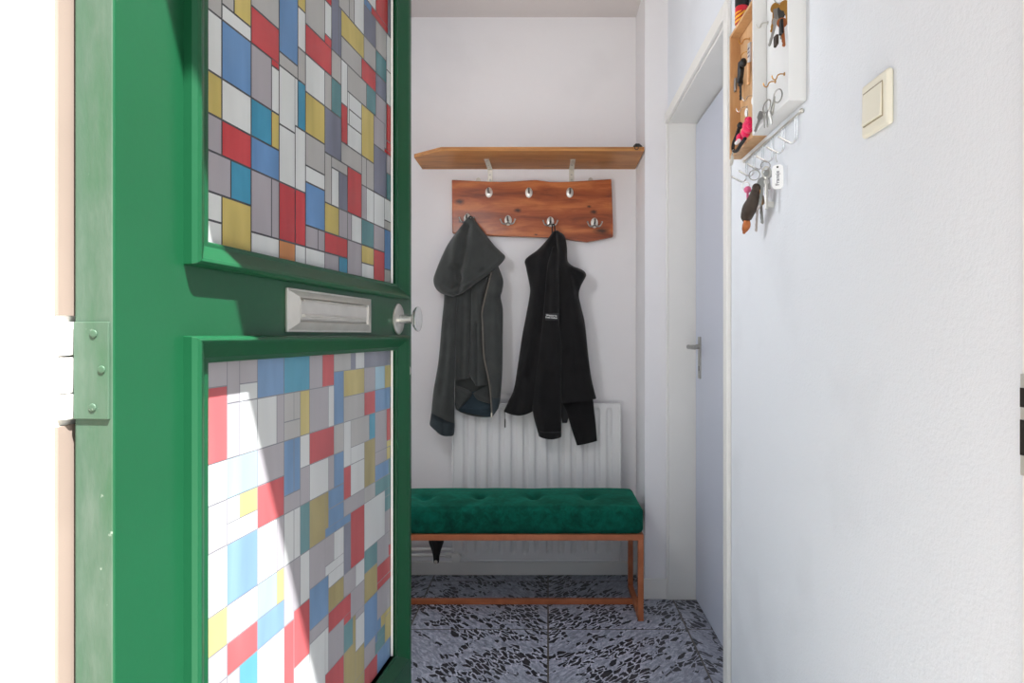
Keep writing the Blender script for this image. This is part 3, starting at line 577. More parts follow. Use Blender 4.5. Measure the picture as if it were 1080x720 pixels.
for x in (bx0, bx1-.021):
    for y in (by0+.003, by1-.024):
        b = MB(); b.box((x, y, 0), (x+.021, y+.021, z0)); b.build('leg', be, ['copper_wood'], bevel=.0012)
    b = MB(); b.box((x, by0+.024, 0), (x+.021, by1-.024, .019)); b.build('floor_rail', be, ['copper_wood'], bevel=.0012)
b = MB(); b.box((bx0+.021, 2.785, 0), (bx1-.021, 2.806, .020)); b.build('stretcher', be, ['copper_wood'], bevel=.0012)
b = MB(); b.tube(catmull([(.338, 2.955, .318), (.342, 2.985, .312), (.346, 3.0, .27), (.345, 2.998, .245)], 5), [.006]*10+[.004]*6, 8); st = b.build('strap', be, ['black_nylon'], smooth=True); st['label'] = 'short black strap hanging under the seat'

# umbrella hanging tip down behind the bench
ux, uy = -.4945, 3.022
um = thing('umbrella', 'black folded umbrella hanging tip down behind the green bench', 'umbrella', (ux, uy, .094))
b = MB(); zt = .094; prof = [(.012, zt+.006), (.013, zt+.022), (.019, zt+.05), (.030, zt+.085), (.037, zt+.12), (.039, zt+.165), (.036, zt+.20), (.018, zt+.225), (.009, zt+.235)]
n = 40; rings = []
for r, z in prof:
    rings.append([b.bm.verts.new((ux+r*(1+.10*math.sin(8*t+z*30))*math.cos(t), uy+.55*r*(1+.10*math.sin(8*t+z*30))*math.sin(t), z)) for t in [2*math.pi*q/n for q in range(n)]])
for A, B in zip(rings, rings[1:]):
    for q in range(n): b.bm.faces.new((A[q], A[(q+1) % n], B[(q+1) % n], B[q]))
b.bm.faces.new(rings[0]); b.bm.faces.new(rings[-1])
b.build('canopy', um, ['black_nylon'], smooth=True, angle=70)
b = MB(); b.lathe([(.0105, zt-.002), (.012, zt+.001), (.012, zt+.010)], Matrix.Translation((ux, uy, 0)), 18, 'black_plastic'); b.lathe([(.0075, -.001), (.008, .002), (.005, .004), (0, .005)], frame3((ux, uy-.0115, zt+.005), (0,-1,.2)), 16, 'pale_tip'); b.build('tip', um, smooth=True)
b = MB(); b.tube([(ux, uy, zt+.23), (ux, uy, zt+.262)], .009, 12)
b.tube(catmull([(ux, uy, zt+.262), (ux-.005, uy-.004, zt+.30), (ux-.004, uy+.03, zt+.315), (ux, uy+.04, zt+.30), (ux+.004, uy+.03, zt+.285)], 4), .0022, 6); b.build('handle', um, ['black_plastic'], smooth=True)

# ------------------------------------------------------------------ garments on the rack
def resample(P, n):
    P = [Vector((*p, 0)) for p in P]; P = catmull(P, 8) if len(P) > 2 else [P[0].lerp(P[1], k/16) for k in range(17)]
    L = [0]
    for a, c in zip(P, P[1:]): L.append(L[-1]+(c-a).length)
    out = []; k = 0
    for i in range(n+1):
        d = L[-1]*i/n
        while k < len(L)-2 and L[k+1] < d: k += 1
        out.append(P[k].lerp(P[k+1], (d-L[k])/max(1e-9, L[k+1]-L[k])))
    return out
def segdist(p, poly):
    best = 1e9
    for a, c in zip(poly, poly[1:]):
        a = Vector(a); c = Vector(c); ab = c-a; t = max(0, min(1, (p-a).dot(ab)/max(1e-9, ab.length_squared)))
        best = min(best, (p-a-ab*t).length)
    return best
def drape(name, parent, material, left, right, Y, thick, folds=(), nu=44, nv=80, sag=0, wr=.002, back=.010, power=2.4, seed=0, topfade=.12):
    """cloth hanging between a left and a right outline (photo pixels at depth Y): a closed, padded sheet with folds"""
    Ls, Rs = resample(left, nv), resample(right, nv); b = MB(); fr, bk = [], []
    for j in range(nv+1):
        s = j/nv; rf, rb = [], []
        for i in range(nu+1):
            t = i/nu; p = Ls[j].lerp(Rs[j], t)
            q = Vector((p.x, p.y+sag*s**6*math.sin(math.pi*t)))
            W = at(q.x, q.y, Y)
            prof = max(0, 1-abs(2*t-1)**power)**.55
            prof *= min(1, .35+s/topfade*.65) if topfade else 1
            d = thick*prof
            for poly, amp, wid in folds: d += amp*math.exp(-(segdist(q, poly)/wid)**2)*min(1, prof*1.6)
            d += wr*prof*(noise.noise(Vector((q.x*.09, q.y*.022, seed)))+.5*noise.noise(Vector((q.x*.2, q.y*.06, seed+5))))
            d = max(d, .001)
            rf.append(b.bm.verts.new((W.x, Y-d, W.z))); rb.append(b.bm.verts.new((W.x, Y+back*prof, W.z)))
        fr.append(rf); bk.append(rb)
    for j in range(nv):
        for i in range(nu):
            b.bm.faces.new((fr[j][i], fr[j+1][i], fr[j+1][i+1], fr[j][i+1])); b.bm.faces.new((bk[j][i], bk[j][i+1], bk[j+1][i+1], bk[j+1][i]))
    for j in range(nv):
        b.bm.faces.new((fr[j][0], bk[j][0], bk[j+1][0], fr[j+1][0])); b.bm.faces.new((fr[j][nu], fr[j+1][nu], bk[j+1][nu], bk[j][nu]))
    for i in range(nu):
        b.bm.faces.new((fr[0][i], fr[0][i+1], bk[0][i+1], bk[0][i])); b.bm.faces.new((fr[nv][i], bk[nv][i], bk[nv][i+1], fr[nv][i+1]))
    return b.build(name, parent, [material], smooth=True, angle=75)
def c1(x, y): return (450+x/6, 220+y/6)
def c2(x, y): return (450+x/5.76, 340+y/5.76)
def k1(x, y): return (530+x/6, 235+y/6)
def k2(x, y): return (530+x/5.76, 350+y/5.76)

hd = thing('hooded_jacket', 'dark grey-green zip hoodie hung by its hood from the leftmost lower hook', 'jacket', (at(493, 235, 3.05).x, 3.05, at(0, 460, 3.05).z))
# back of the body with the dark inside of the hem
o = drape('body', hd, 'grey_cloth', [c1(205,470), c1(182,560), c2(172,60), c2(170,200), c2(172,380), c2(172,510), c2(200,542)], [c1(440,380), c1(462,520), c2(440,100), c2(430,380), c2(420,500), c2(402,572)],
      3.05, .016, [([c2(240,0), c2(235,330)], .006, 3), ([c2(285,0), c2(285,330)], -.008, 2.5), ([c2(335,60), c2(330,360)], .006, 3)], sag=2)
# inside of the hem: two pale-edged folds over the dark hollow
drape('lining', hd, 'lining', [c2(174,440), c2(178,500), c2(205,540)], [c2(385,400), c2(392,500), c2(398,575)], 3.028, .006, [([c2(215,520), c2(390,530)], .004, 2)], 30, 24, 0, .001, topfade=.4)
drape('hem', hd, 'grey_cloth', [c2(173,378), c2(174,470), c2(190,525)], [c2(258,412), c2(274,440), c2(205,520)], 3.020, .010, [([c2(182,395), c2(255,440)], .006, 2.5)], 24, 28, 0, .001, topfade=.4)
drape('hem', hd, 'grey_cloth', [c2(282,430), c2(312,470), c2(380,492)], [c2(372,372), c2(382,420), c2(390,488)], 3.020, .010, [([c2(300,430), c2(375,470)], .005, 2.5)], 24, 28, 0, .001, topfade=.4)
drape('sleeve', hd, 'grey_cloth', [c1(112,500), c1(108,600), c2(92,0), c2(72,230), c2(42,410), c2(28,545)], [c1(205,500), c1(195,600), c2(178,100), c2(172,300), c2(168,450), c2(170,612)],
      3.018, .026, [([c1(150,560), c2(125,150), c2(95,420)], -.007, 3.5), ([c2(150,0), c2(140,300), c2(110,540)], .007, 4)], 36, 90, 0, .003, seed=3)
drape('cuff', hd, 'grey_rib', [c2(30,535), c2(22,590), c2(21,625), c2(60,660)], [c2(171,600), c2(170,640), c2(162,685), c2(130,690)], 3.020, .022, [([c2(100,575), c2(110,690)], -.004, 2)], 30, 20, 1, .002, topfade=.3)
drape('front_fold', hd, 'grey_cloth', [c1(195,500), c1(184,600), c2(176,120), c2(172,352)], [c1(290,470), c1(285,600), c2(275,100), c2(262,335)], 3.026, .022,
      [([c1(240,540), c2(215,330)], -.008, 2.6), ([c2(255,0), c2(245,330)], .006, 2.2)], 34, 70, 0, .003, seed=7)
drape('front_fold', hd, 'grey_cloth', [c1(285,480), c1(282,600), c2(265,120), c2(258,300), c2(300,385)], [c1(400,400), c1(352,600), c2(345,60), c2(352,220), c2(372,375)], 3.022, .022,
      [([c2(308,10), c2(306,370)], -.011, 2.2), ([c1(325,500), c2(322,120)], .006, 2.5)], 34, 70, 0, .003, seed=9)
fp = drape('front_panel', hd, 'grey_cloth', [c1(415,385), c1(372,560), c1(352,660), c2(342,30), c2(350,200), c2(378,340), c2(392,450), c2(396,572)], [c1(452,360), c1(484,450), c1(478,520), c1(468,560), c1(482,640), c2(462,90), c2(460,290), c2(446,470), c2(432,515)],
      3.006, .020, [([c1(440,400), c1(430,560), c2(420,180)], .006, 3.5), ([c2(350,200), c2(460,212)], .003, 1.4), ([c1(445,560), c2(455,60)], -.005, 2.5)], 36, 90, 0, .003, seed=11)
z = [at(*p, 2.998) for p in (c1(410,405), c1(370,560), c1(351,660), c2(341,30), c2(348,200), c2(376,340), c2(390,450), c2(396,572))]
b = MB(); P = catmull(z, 8)
for q in P: q.y -= .003
b.tube(P, .0030, 8); zz_ = b.build('zipper', fp, ['zip'], smooth=True)
b = MB(); e = P[-1]; b.box((e.x-.004, e.y-.004, e.z-.004), (e.x+.003, e.y+.002, e.z+.018)); b.build('slider', zz_, ['zinc'], bevel=.001)
drape('waistband', hd, 'grey_rib', [c2(390,440), c2(394,510), c2(397,578)], [c2(450,438), c2(446,480), c2(436,520)], 3.003, .022, [], 20, 18, 0, .001, topfade=.3)
hood = drape('hood', hd, 'grey_cloth', [c1(250,66), c1(225,100), c1(180,160), c1(132,228), c1(92,310), c1(58,395), c1(43,450), c1(55,500), c1(95,538), c1(165,556)],
      [c1(300,60), c1(325,100), c1(370,158), c1(425,228), c1(472,275), c1(497,303), c1(480,338), c1(420,396), c1(330,460), c1(235,530)],
      3.000, .040, [([c1(262,110), c1(245,260), c1(212,400), c1(198,530)], -.032, 4.5), ([c1(200,170), c1(182,260), c1(178,350)], .016, 4), ([c1(185,380), c1(205,440)], -.022, 4),
                    ([c1(300,100), c1(262,260), c1(236,400)], .010, 5), ([c1(90,505), c1(150,538), c1(240,500), c1(380,412), c1(485,318)], .007, 2.2), ([c1(110,480), c1(160,510), c1(250,470), c1(370,390)], -.005, 2.0)], 60, 90, 0, .003, seed=2, topfade=.25)
b = MB(); p = at(*c1(277, 62), 3.055)
b.tube(catmull([p+Vector((-.012, .0, -.02)), p+Vector((-.006, .006, .006)), p+Vector((.006, .006, .006)), p+Vector((.012, .0, -.02))], 5), .004, 8); b.build('hanging_loop', hd, ['grey_rib'], smooth=True)

bk = thing('black_jacket', 'black zip jacket with a small printed label hung on the third lower hook', 'jacket', (at(583, 0, 3.05).x, 3.05, at(0, 470, 3.05).z))
drape('lower_sleeve', bk, 'black_cloth', [k2(330,380), k2(385,480), k2(420,590), k2(452,688)], [k2(548,380), k2(552,430), k2(565,545), k2(574,660)], 3.045, .016, [([k2(470,430), k2(500,660)], .005, 4)], 34, 44, 0, .002, seed=21)
drape('lining', bk, 'black_nylon', [k2(340,400), k2(352,470), k2(362,552)], [k2(420,400), k2(412,470), k2(392,552)], 3.052, .004, [], 14, 14, 0, 0)
drape('left_front', bk, 'black_cloth', [k1(318,56), k1(280,108), k1(222,170), k1(145,230), k1(150,290), k1(172,400), k1(172,455), k1(150,580), k1(125,712), k2(96,180), k2(70,340), k2(38,415), k2(8,480)],
      [k1(345,52), k1(345,140), k1(340,230), k1(340,330), k1(335,450), k1(330,600), k2(305,60), k2(280,180), k2(255,280), k2(220,400), k2(190,478)],
      3.035, .036, [([k1(310,100), k1(240,240), k1(230,420), k1(190,640), k2(110,300)], .010, 5), ([k1(325,110), k1(285,330), k1(260,560), k2(160,260)], -.010, 4.5), ([k2(130,200), k2(90,460)], -.006, 3)], 50, 110, 4, .004, seed=23)
drape('right_front', bk, 'black_cloth', [k1(335,52), k1(345,150), k1(350,260), k1(352,420), k1(352,600), k2(352,60), k2(355,250), k2(356,432)],
      [k1(350,50), k1(392,82), k1(408,150), k1(412,238), k1(445,272), k1(490,290), k1(520,308), k1(529,334), k1(512,368), k1(492,410), k1(483,460), k1(500,540), k1(522,640), k2(522,150), k2(542,290), k2(570,404)],
      3.030, .034, [([k1(370,90), k1(400,240), k1(440,420), k1(470,620)], .012, 5), ([k1(385,120), k1(420,270), k1(455,360), k1(470,450)], -.012, 4), ([k1(440,290), k1(510,330)], .012, 4), ([k2(440,60), k2(470,380)], -.005, 5)], 50, 110, 0, .004, seed=25)
sl = drape('front_sleeve', bk, 'black_cloth', [k1(318,150), k1(285,260), k1(268,420), k1(255,600), k2(225,60), k2(190,300), k2(182,470), k2(220,632)],
      [k1(345,150), k1(355,260), k1(358,420), k1(358,600), k2(356,60), k2(357,300), k2(358,480), k2(357,636)],
      3.012, .022, [([k1(325,220), k1(325,420), k1(318,640), k2(290,200)], .009, 4.5), ([k2(250,200), k2(230,420), k2(260,600)], .006, 4), ([k1(300,300), k1(290,560)], -.005, 3)], 44, 110, 2, .003, seed=27)
drape('cuff', sl, 'black_cloth', [k2(214,600), k2(222,634)], [k2(358,604), k2(357,637)], 3.003, .026, [], 24, 12, 2, .0, topfade=.2)
b = MB(); p = at(*k1(322, 50), 3.04)
b.tube(catmull([p+Vector((-.006, -.005, -.012)), p+Vector((-.004, .004, .026)), p+Vector((.004, .004, .026)), p+Vector((.008, -.005, -.012))], 5), .0028, 8); b.build('hanging_loop', bk, ['black_nylon'], smooth=True)
b = MB(); p = at(*k2(12, 478), 3.03); q = at(*k2(16, 500), 3.03); e = at(*k2(15, 580), 3.03)
b.tube([p, q, e], [.0012, .0012, .0012], 6); b.tube([q+(e-q)*.35, e], .0028, 8); b.build('zip_pull', bk, ['black_plastic'], smooth=True)
def text_mesh(body, size, m, name, parent, mtx, bold=0):
    cu = bpy.data.curves.new('lettering', 'FONT'); cu.body = body; cu.size = size; cu.align_x = 'CENTER'; cu.align_y = 'CENTER'; cu.offset = bold; cu.space_line = .95
    o = bpy.data.objects.new('lettering', cu); me = bpy.data.meshes.new_from_object(o); bpy.data.objects.remove(o)
    me.transform(mtx); me.materials.append(M[m]); o = bpy.data.objects.new(name, me); C.objects.link(o)
    o.parent = parent; o.matrix_parent_inverse = Matrix.Translation(-Vector(parent.location)); return o
a = at(*k1(310, 592), 2.982)
b = MB(); a0 = at(*k1(270, 572), 2.982); a1 = at(*k1(354, 616), 2.982)
b.box((a0.x, 2.9795, a1.z), (a1.x, 2.984, a0.z)); lb = b.build('label_patch', sl, ['black_nylon'], bevel=.0005); lb['label'] = 'small black label with two lines of white print'
text_mesh('Weather by\nFresh Dalton', .0098, 'print', 'lettering', lb, Matrix.Translation((a.x, 2.9788, a.z-.0005)) @ Matrix.Rotation(math.radians(4), 4, 'Y') @ Matrix.Rotation(math.pi/2, 4, 'X'), .00022)

# ------------------------------------------------------------------ right wall: key cabinet, hook rail, keys, switch
W = RIGHT
kc = thing('key_cabinet', 'open key cabinet, half white and half bare wood, above the hook rail', 'key cabinet', (W, 1.54, 1.553))
KZ0, KZ1 = 1.554, 1.872
def tray(y0, y1, xf, m, name, t=.007):
    b = MB()
    b.box((W-.004, y0, KZ0), (W, y1, KZ1)); b.box((xf, y0, KZ0), (W-.004, y0+t, KZ1)); b.box((xf, y1-t, KZ0), (W-.004, y1, KZ1))
    b.box((xf, y0+t, KZ0), (W-.004, y1-t, KZ0+t)); b.box((xf, y0+t, KZ1-t), (W-.004, y1-t, KZ1))
    return b.build(name, kc, [m], bevel=.0006)
wb = tray(1.322, 1.556, .4655, 'box_white', 'white_half'); wb['label'] = 'white painted half of the cabinet'
ob = tray(1.558, 1.768, .4700, 'boxwood', 'wooden_half'); ob['label'] = 'bare wooden half of the cabinet'
def cup_hook(p, m, s=1.0, parent=None):
    b = MB(); x, y, z = p
    b.lathe([(.0035*s, 0), (.0035*s, .0012*s)], frame3((W-.004, y, z), (-1,0,0)), 10)
    pts = [(W-.004, y, z), (W-.010*s-.004, y, z)]+[(W-.014*s-.006*s+.006*s*math.cos(t), y, z-.006*s-.0*t+.006*s*math.sin(t)) for t in [math.pi/2+q*math.pi*1.25/10 for q in range(11)]][::1]
    pts = [(W-.004, y, z), (W-.012*s, y, z), (W-.017*s, y, z-.003*s), (W-.019*s, y, z-.008*s), (W-.022*s, y, z-.011*s), (W-.026*s, y, z-.009*s), (W-.028*s, y, z-.003*s)]
    b.tube(catmull(pts, 4), .0012*s, 8); return b.build('hook', parent or kc, [m], smooth=True)
hooksP = [(810, 24, 'steel'), (824, -12, 'steel'), (818, 86, 'brass'), (827.5, 78, 'brass'), (790.5, 41, 'brass'), (788, 113, 'chrome'), (794.5, 101, 'chrome')]
for (px, py, m) in hooksP: cup_hook(atx(px, py, W-.004), m, 1.1)

def key_mb(L=.055, bow=.0115, shape='round', seedv=0):
    """a key hanging along -Z from its bow, flat in the YZ plane, origin at the hole"""
    rng = random.Random(seedv); n = 16; b = MB(); t = .0011
    if shape == 'round': bowp = [(bow*math.sin(a), -bow*.75+bow*math.cos(a)) for a in [math.pi*.14*0+q*2*math.pi/n for q in range(n)]]
    else: bowp = [(-bow*.9, .003), (bow*.9, .003), (bow, -.002), (bow, -bow*1.6), (bow*.6, -bow*2), (-bow*.6, -bow*2), (-bow, -bow*1.6), (-bow, -.002)]
    b.prism([(-t, y, z) for y, z in bowp], (2*t, 0, 0))
    zt = -bow*1.65; pts = [(-.0036, zt), (-.0036, -L+.003), (-.001, -L)]
    k = 6
    for q in range(k): pts += [(.0036-(.0018 if q % 2 else .0003)*rng.uniform(.6, 1), -L+.003+(L+zt-.010)*q/k)]
    pts += [(.0040, zt)]
    b.prism([(-t*.9, y, z) for y, z in pts], (1.8*t, 0, 0)); return b
def put_key(parent, p, yaw=0, tilt=0, roll=0, L=.055, bow=.0115, shape='round', m='nickel', sd=0, name='key'):
    x = Matrix.Translation(p) @ Matrix.Rotation(math.radians(yaw), 4, 'Z') @ Matrix.Rotation(math.radians(tilt), 4, 'X') @ Matrix.Rotation(math.radians(roll), 4, 'Y')
    return key_mb(L, bow, shape, sd).build(name, parent, [m], bevel=.0004, xf=x)
def ring(parent, c, r, nrm, m='nickel', w=.0011, name='ring'):
    mt = frame3(c, nrm); b = MB()
    b.tube([mt @ Vector((r*math.cos(t), r*math.sin(t), .0007*math.cos(t))) for t in [q*2*math.pi/28 for q in range(28)]], w, 8, None, False, True)
    return b.build(name, parent, [m], smooth=True)
def kx_(px, py, X=.478): return atx(px, py, X)

# keys in the white half: a thick bunch on the upper hook
p = kx_(823, -8); g1 = thing('key_bunch', 'thick bunch of brown and silver keys hanging high in the white cabinet half', 'keys', p, 'key bunches')
ring(g1, p+Vector((0, 0, -.010)), .012, (.5, 1, 0))
for i, (px, py, yaw, tilt, roll, L, m, shp) in enumerate([(818, 4, 40, 10, 0, .058, 'brass', 'round'), (821, 10, 70, -6, 4, .066, 'nickel', 'square'), (824, 8, 20, 4, -6, .060, 'dark_iron', 'square'), (826.5, 2, 60, -12, 0, .062, 'brass', 'round'), (820, 17, 30, 14, 8, .062, 'nickel', 'round'), (824.5, 20, 80, -4, 0, .058, 'tan_leather', 'round')]):
    q = kx_(px, py, .474+.002*(i % 3)); put_key(g1, q, yaw, tilt, roll, L, .0105, shp, m, i)
b = MB(); q = kx_(819, 42, .474); b.prism([(q.x-.004, q.y-.010, q.z+.008), (q.x-.004, q.y+.010, q.z+.010), (q.x-.004, q.y+.008, q.z-.014), (q.x-.004, q.y-.009, q.z-.012)], (.006, 0, 0)); b.build('fob', g1, ['brown_leather'], bevel=.002)
b = MB(); q = kx_(824, 30, .473); b.prism([(q.x-.003, q.y-.006, q.z+.018), (q.x-.003, q.y+.006, q.z+.018), (q.x-.003, q.y+.008, q.z-.012), (q.x-.003, q.y-.008, q.z-.012)], (.006, 0, 0)); b.build('fob', g1, ['black_plastic'], bevel=.002)
# two linked rings with small keys on the brass hook
p = kx_(820.5, 101, .462); g2 = thing('key_bunch', 'two linked split rings with small silver keys low in the white cabinet half', 'keys', p, 'key bunches')
ring(g2, p, .0128, (1, .35, .1), 'nickel', .0014); p2 = kx_(808.8, 112, .459); ring(g2, p2, .0135, (1, .25, -.1), 'nickel', .0014)
b = MB(); q = kx_(815, 109, .459); b.tube(catmull([q+Vector((0, -.012, .010)), q, q+Vector((0, .012, -.012)), q+Vector((0, .004, -.022)), q+Vector((0, -.008, -.006)), q+Vector((0, -.012, .010))], 4), .0016, 6); b.build('link', g2, ['nickel'], smooth=True)
for i, (px, py, tilt, L) in enumerate([(806, 118, 6, .034), (809, 119, -5, .032), (811.5, 118, -14, .030), (803.5, 119, 24, .042)]):
    put_key(g2, kx_(px, py, .457+.0015*i), 25*i-30, tilt, 0, L, .0072, 'square' if i % 2 else 'round', 'nickel', 20+i)
# wooden half: car key bunch
p = kx_(786.5, 58, .480); g3 = thing('key_bunch', 'black car keys with a clear tag and a wooden fob in the bare wooden half', 'keys', p, 'key bunches')
ring(g3, p+Vector((0, 0, -.004)), .012, (.6, 1, 0), 'brass')
b = MB(); q = kx_(781.5, 73, .474)
b.prism([(q.x-.006, q.y+dy, q.z+dz) for dy, dz in ((-.009, .018), (.007, .020), (.012, .006), (.014, -.010), (.022, -.026), (.008, -.032), (-.004, -.020), (-.011, -.004))], (.012, 0, 0)); ck = b.build('car_key', g3, ['black_plastic'], bevel=.003, segs=3)
b = MB(); q2 = kx_(776, 90, .475); b.prism([(q2.x-.003, q2.y+dy, q2.z+dz) for dy, dz in ((-.006, .018), (.006, .018), (.010, -.012), (.004, -.016), (-.004, -.014))], (.006, 0, 0)); b.build('flip_blade', ck, ['nickel'], bevel=.001)
b = MB(); q = kx_(784, 66, .472); b.ball(q, .0085, 'black_plastic', (1, 1, 1.3)); b.build('fob', g3, smooth=True)
put_key(g3, kx_(781, 84, .478), 30, 0, 0, .052, .008, 'square', 'dark_iron', 41)
b = MB(); q = kx_(789.4, 78, .476); b.prism([(q.x-.003, q.y-.0055, q.z+.026), (q.x-.003, q.y+.0055, q.z+.026), (q.x-.003, q.y+.0055, q.z-.026), (q.x-.003, q.y-.0055, q.z-.026)], (.006, 0, 0)); f_ = b.build('fob', g3, ['tan_wood'], bevel=.002); f_['label'] = 'light wooden fob'
b = MB(); q = kx_(790.5, 55, .474); b.prism([(q.x-.002, q.y+dy, q.z+dz) for dy, dz in ((-.011, .020), (.010, .024), (.012, -.020), (-.010, -.026))], (.004, 0, 0)); f_ = b.build('tag', g3, ['pad'], bevel=.001); f_['label'] = 'clear plastic tag'
b = MB()
for dz in (.008, -.001, -.010): b.box((q.x-.0028, q.y-.006, q.z+dz-.0016), (q.x-.002, q.y+.006, q.z+dz+.0016))
b.build('marking', f_, ['ink'])
# pink plush on a black strap
p = kx_(789, 123, .476); g4 = thing('plush_keyring', 'hot pink plush charm on a black strap at the bottom of the wooden half', 'key charm', p)
b = MB(); c = kx_(789.5, 133, .466); b.ball(c, .0165, None, (.85, 1.25, 1.0)); b.ball(c+Vector((-.002, .016, -.010)), .013, None, (.85, 1.1, 1)); b.ball(kx_(781.2, 145, .462), .0115, None, (.9, 1.1, 1)); b.ball(kx_(778.5, 148, .462), .006, None)
for dy, dz in ((-.012, .012), (.004, .016), (-.016, -.004)): b.ball(c+Vector((-.002, dy, dz)), .0065)
b.build('plush', g4, ['pink'], smooth=True)
b = MB(); P = catmull([kx_(780.5, 131, .458), kx_(777.5, 141, .458), kx_(774, 150, .458), kx_(773.2, 158, .458), kx_(777, 159, .457), kx_(781.5, 152, .456), kx_(786, 146, .456)], 5); b.tube(P, .0042, 8)
b.ball(kx_(780.5, 132.5, .457), .0085, None, (.8, 1, 1)); st = b.build('strap', g4, ['black_nylon'], smooth=True)
b = MB(); b.tube([kx_(776.5, 151, .452), kx_(779.5, 148, .452)], .0045, 8); b.build('patch', st, ['tag_white'], smooth=True)
b = MB(); P = catmull([kx_(773.8, 158, .456), kx_(772.2, 164, .456), kx_(770.9, 172, .456), kx_(770.8, 174, .455), kx_(772.2, 172, .455), kx_(773, 165, .455)], 5); b.tube(P, .0024, 8); b.build('clasp', g4, ['steel'], smooth=True)
b = MB(); b.tube(catmull([kx_(788, 116, .474), kx_(788.5, 122, .474), kx_(789, 127, .472)], 4), .0012, 6); b.build('chain', g4, ['nickel'], smooth=True)
# two white paper tags on the chrome hooks
for (px, py, t) in ((787.5, 120, 'round white tag on the lower hook of the wooden half, above the pink plush'), (794.6, 107.5, 'small pale tag next to the white cabinet half, above the pink plush')):
    c = kx_(px, py-1.5, .482); b = MB(); b.lathe([(.0075, 0), (.0078, .0006), (.0075, .0012)], frame3(c, (-1, -.25, 0), (0,0,1)) @ Matrix.Diagonal((1.35, 1, 1, 1)), 20)
    tag(b.build('key_tag', None, ['tag_white'], smooth=True), t, 'key tag', 'small tags in the cabinet')
# bottle on top of the cabinet
c = (.4825, 1.700); b0 = KZ1
bt = thing('small_bottle', 'small bottle with black cap and red and yellow label on the key cabinet', 'bottle', (*c, b0))
b = MB(); mt = Matrix.Translation((*c, 0)); b.lathe([(.0155, b0), (.0168, b0+.002), (.0168, b0+.0285), (.0166, b0+.029)], mt, 28); b.build('label', bt, ['yellow_label'], smooth=True, angle=50)
b = MB(); b.lathe([(.0167, b0+.029), (.0167, b0+.041), (.0150, b0+.0435)], mt, 28); b.build('shoulder', bt, ['red_label'], smooth=True, angle=50)
b = MB(); b.lathe([(.0160, b0+.0435), (.0168, b0+.0455), (.0168, b0+.085), (.0150, b0+.089), (0, b0+.0895)], mt, 28); b.build('cap', bt, ['black_plastic'], smooth=True, angle=50)

# wire hook rail under the cabinet
hr = thing('hook_rail', 'chrome wire rail of six hooks below the key cabinet', 'hook rail', (W, 1.52, 1.538))
RZ = 1.538
b = MB(); b.tube([(W-.004, 1.335, RZ), (W-.004, 1.725, RZ)], .0026, 10)
for y in (1.335, 1.725): b.ball((W-.004, y, RZ), .0048)
b.build('rail', hr, ['steel'], smooth=True)
HY = [1.362, 1.436, 1.508, 1.577, 1.645, 1.706]
for y in HY:
    b = MB()
    for dy in (-.0055, .0055):
        b.tube(catmull([(W-.004, y+dy, RZ), (W-.0045, y+dy, RZ-.035), (W-.006, y+dy*.9, RZ-.050), (W-.014, y+dy*.75, RZ-.056), (W-.028, y+dy*.6, RZ-.050), (W-.040, y+dy*.5, RZ-.043)], 4), .0013, 8)
    b.tube([(W-.040, y-.003, RZ-.043), (W-.0415, y, RZ-.0425), (W-.040, y+.003, RZ-.043)], .0013, 8)
    b.build('hook', hr, ['chrome'], smooth=True)
# white name tag on the second hook
X_ = .480
p = Vector((W-.018, HY[1], RZ-.055)); tg = thing('name_tag', 'white rounded name tag with dark handwriting on the hook rail', 'key tag', p)
b = MB(); P = catmull([p+Vector((0, 0, .002)), p+Vector((-.002, .002, -.008)), p+Vector((0, .001, -.020))], 5); b.tube(P, .0010, 6); b.build('wire', tg, ['nickel'], smooth=True)
c = atx(820.2, 186.5, p.x); ex = Vector((.86, -.51, 0)).normalized(); ez = Vector((0,0,1)); nr = ex.cross(ez)
hw, hh = .0118, .0255
pl = []
for (sx, sy) in ((1, 1), (-1, 1), (-1, -1), (1, -1)):
    r = .0085; a0 = {(1,1): 0, (-1,1): 90, (-1,-1): 180, (1,-1): 270}[(sx, sy)]
    for q in range(6): a = math.radians(a0+q*18); pl.append((sx*(hw-r)+r*math.cos(a), sy*(hh-r)+r*math.sin(a)))
b = MB(); b.prism([c+ex*x+ez*y+nr*.0012 for x, y in pl], -nr*.0024); tb = b.build('tag', tg, ['tag_white'], bevel=.0006)
b = MB(); b.lathe([(.0022, 0), (.0022, .0028)], frame3(c+ez*.0205+nr*.0014, -nr), 12); b.build('eyelet', tb, ['dark_iron'])
mt = Matrix(((ex.x, ez.x, nr.x, c.x), (ex.y, ez.y, nr.y, c.y), (ex.z, ez.z, nr.z, c.z-.003), (0,0,0,1)))
text_mesh('Fransje', .0108, 'ink', 'lettering', tb, Matrix.Translation(nr*.0016) @ mt @ Matrix.Rotation(math.pi/2, 4, 'Z'), .00012)
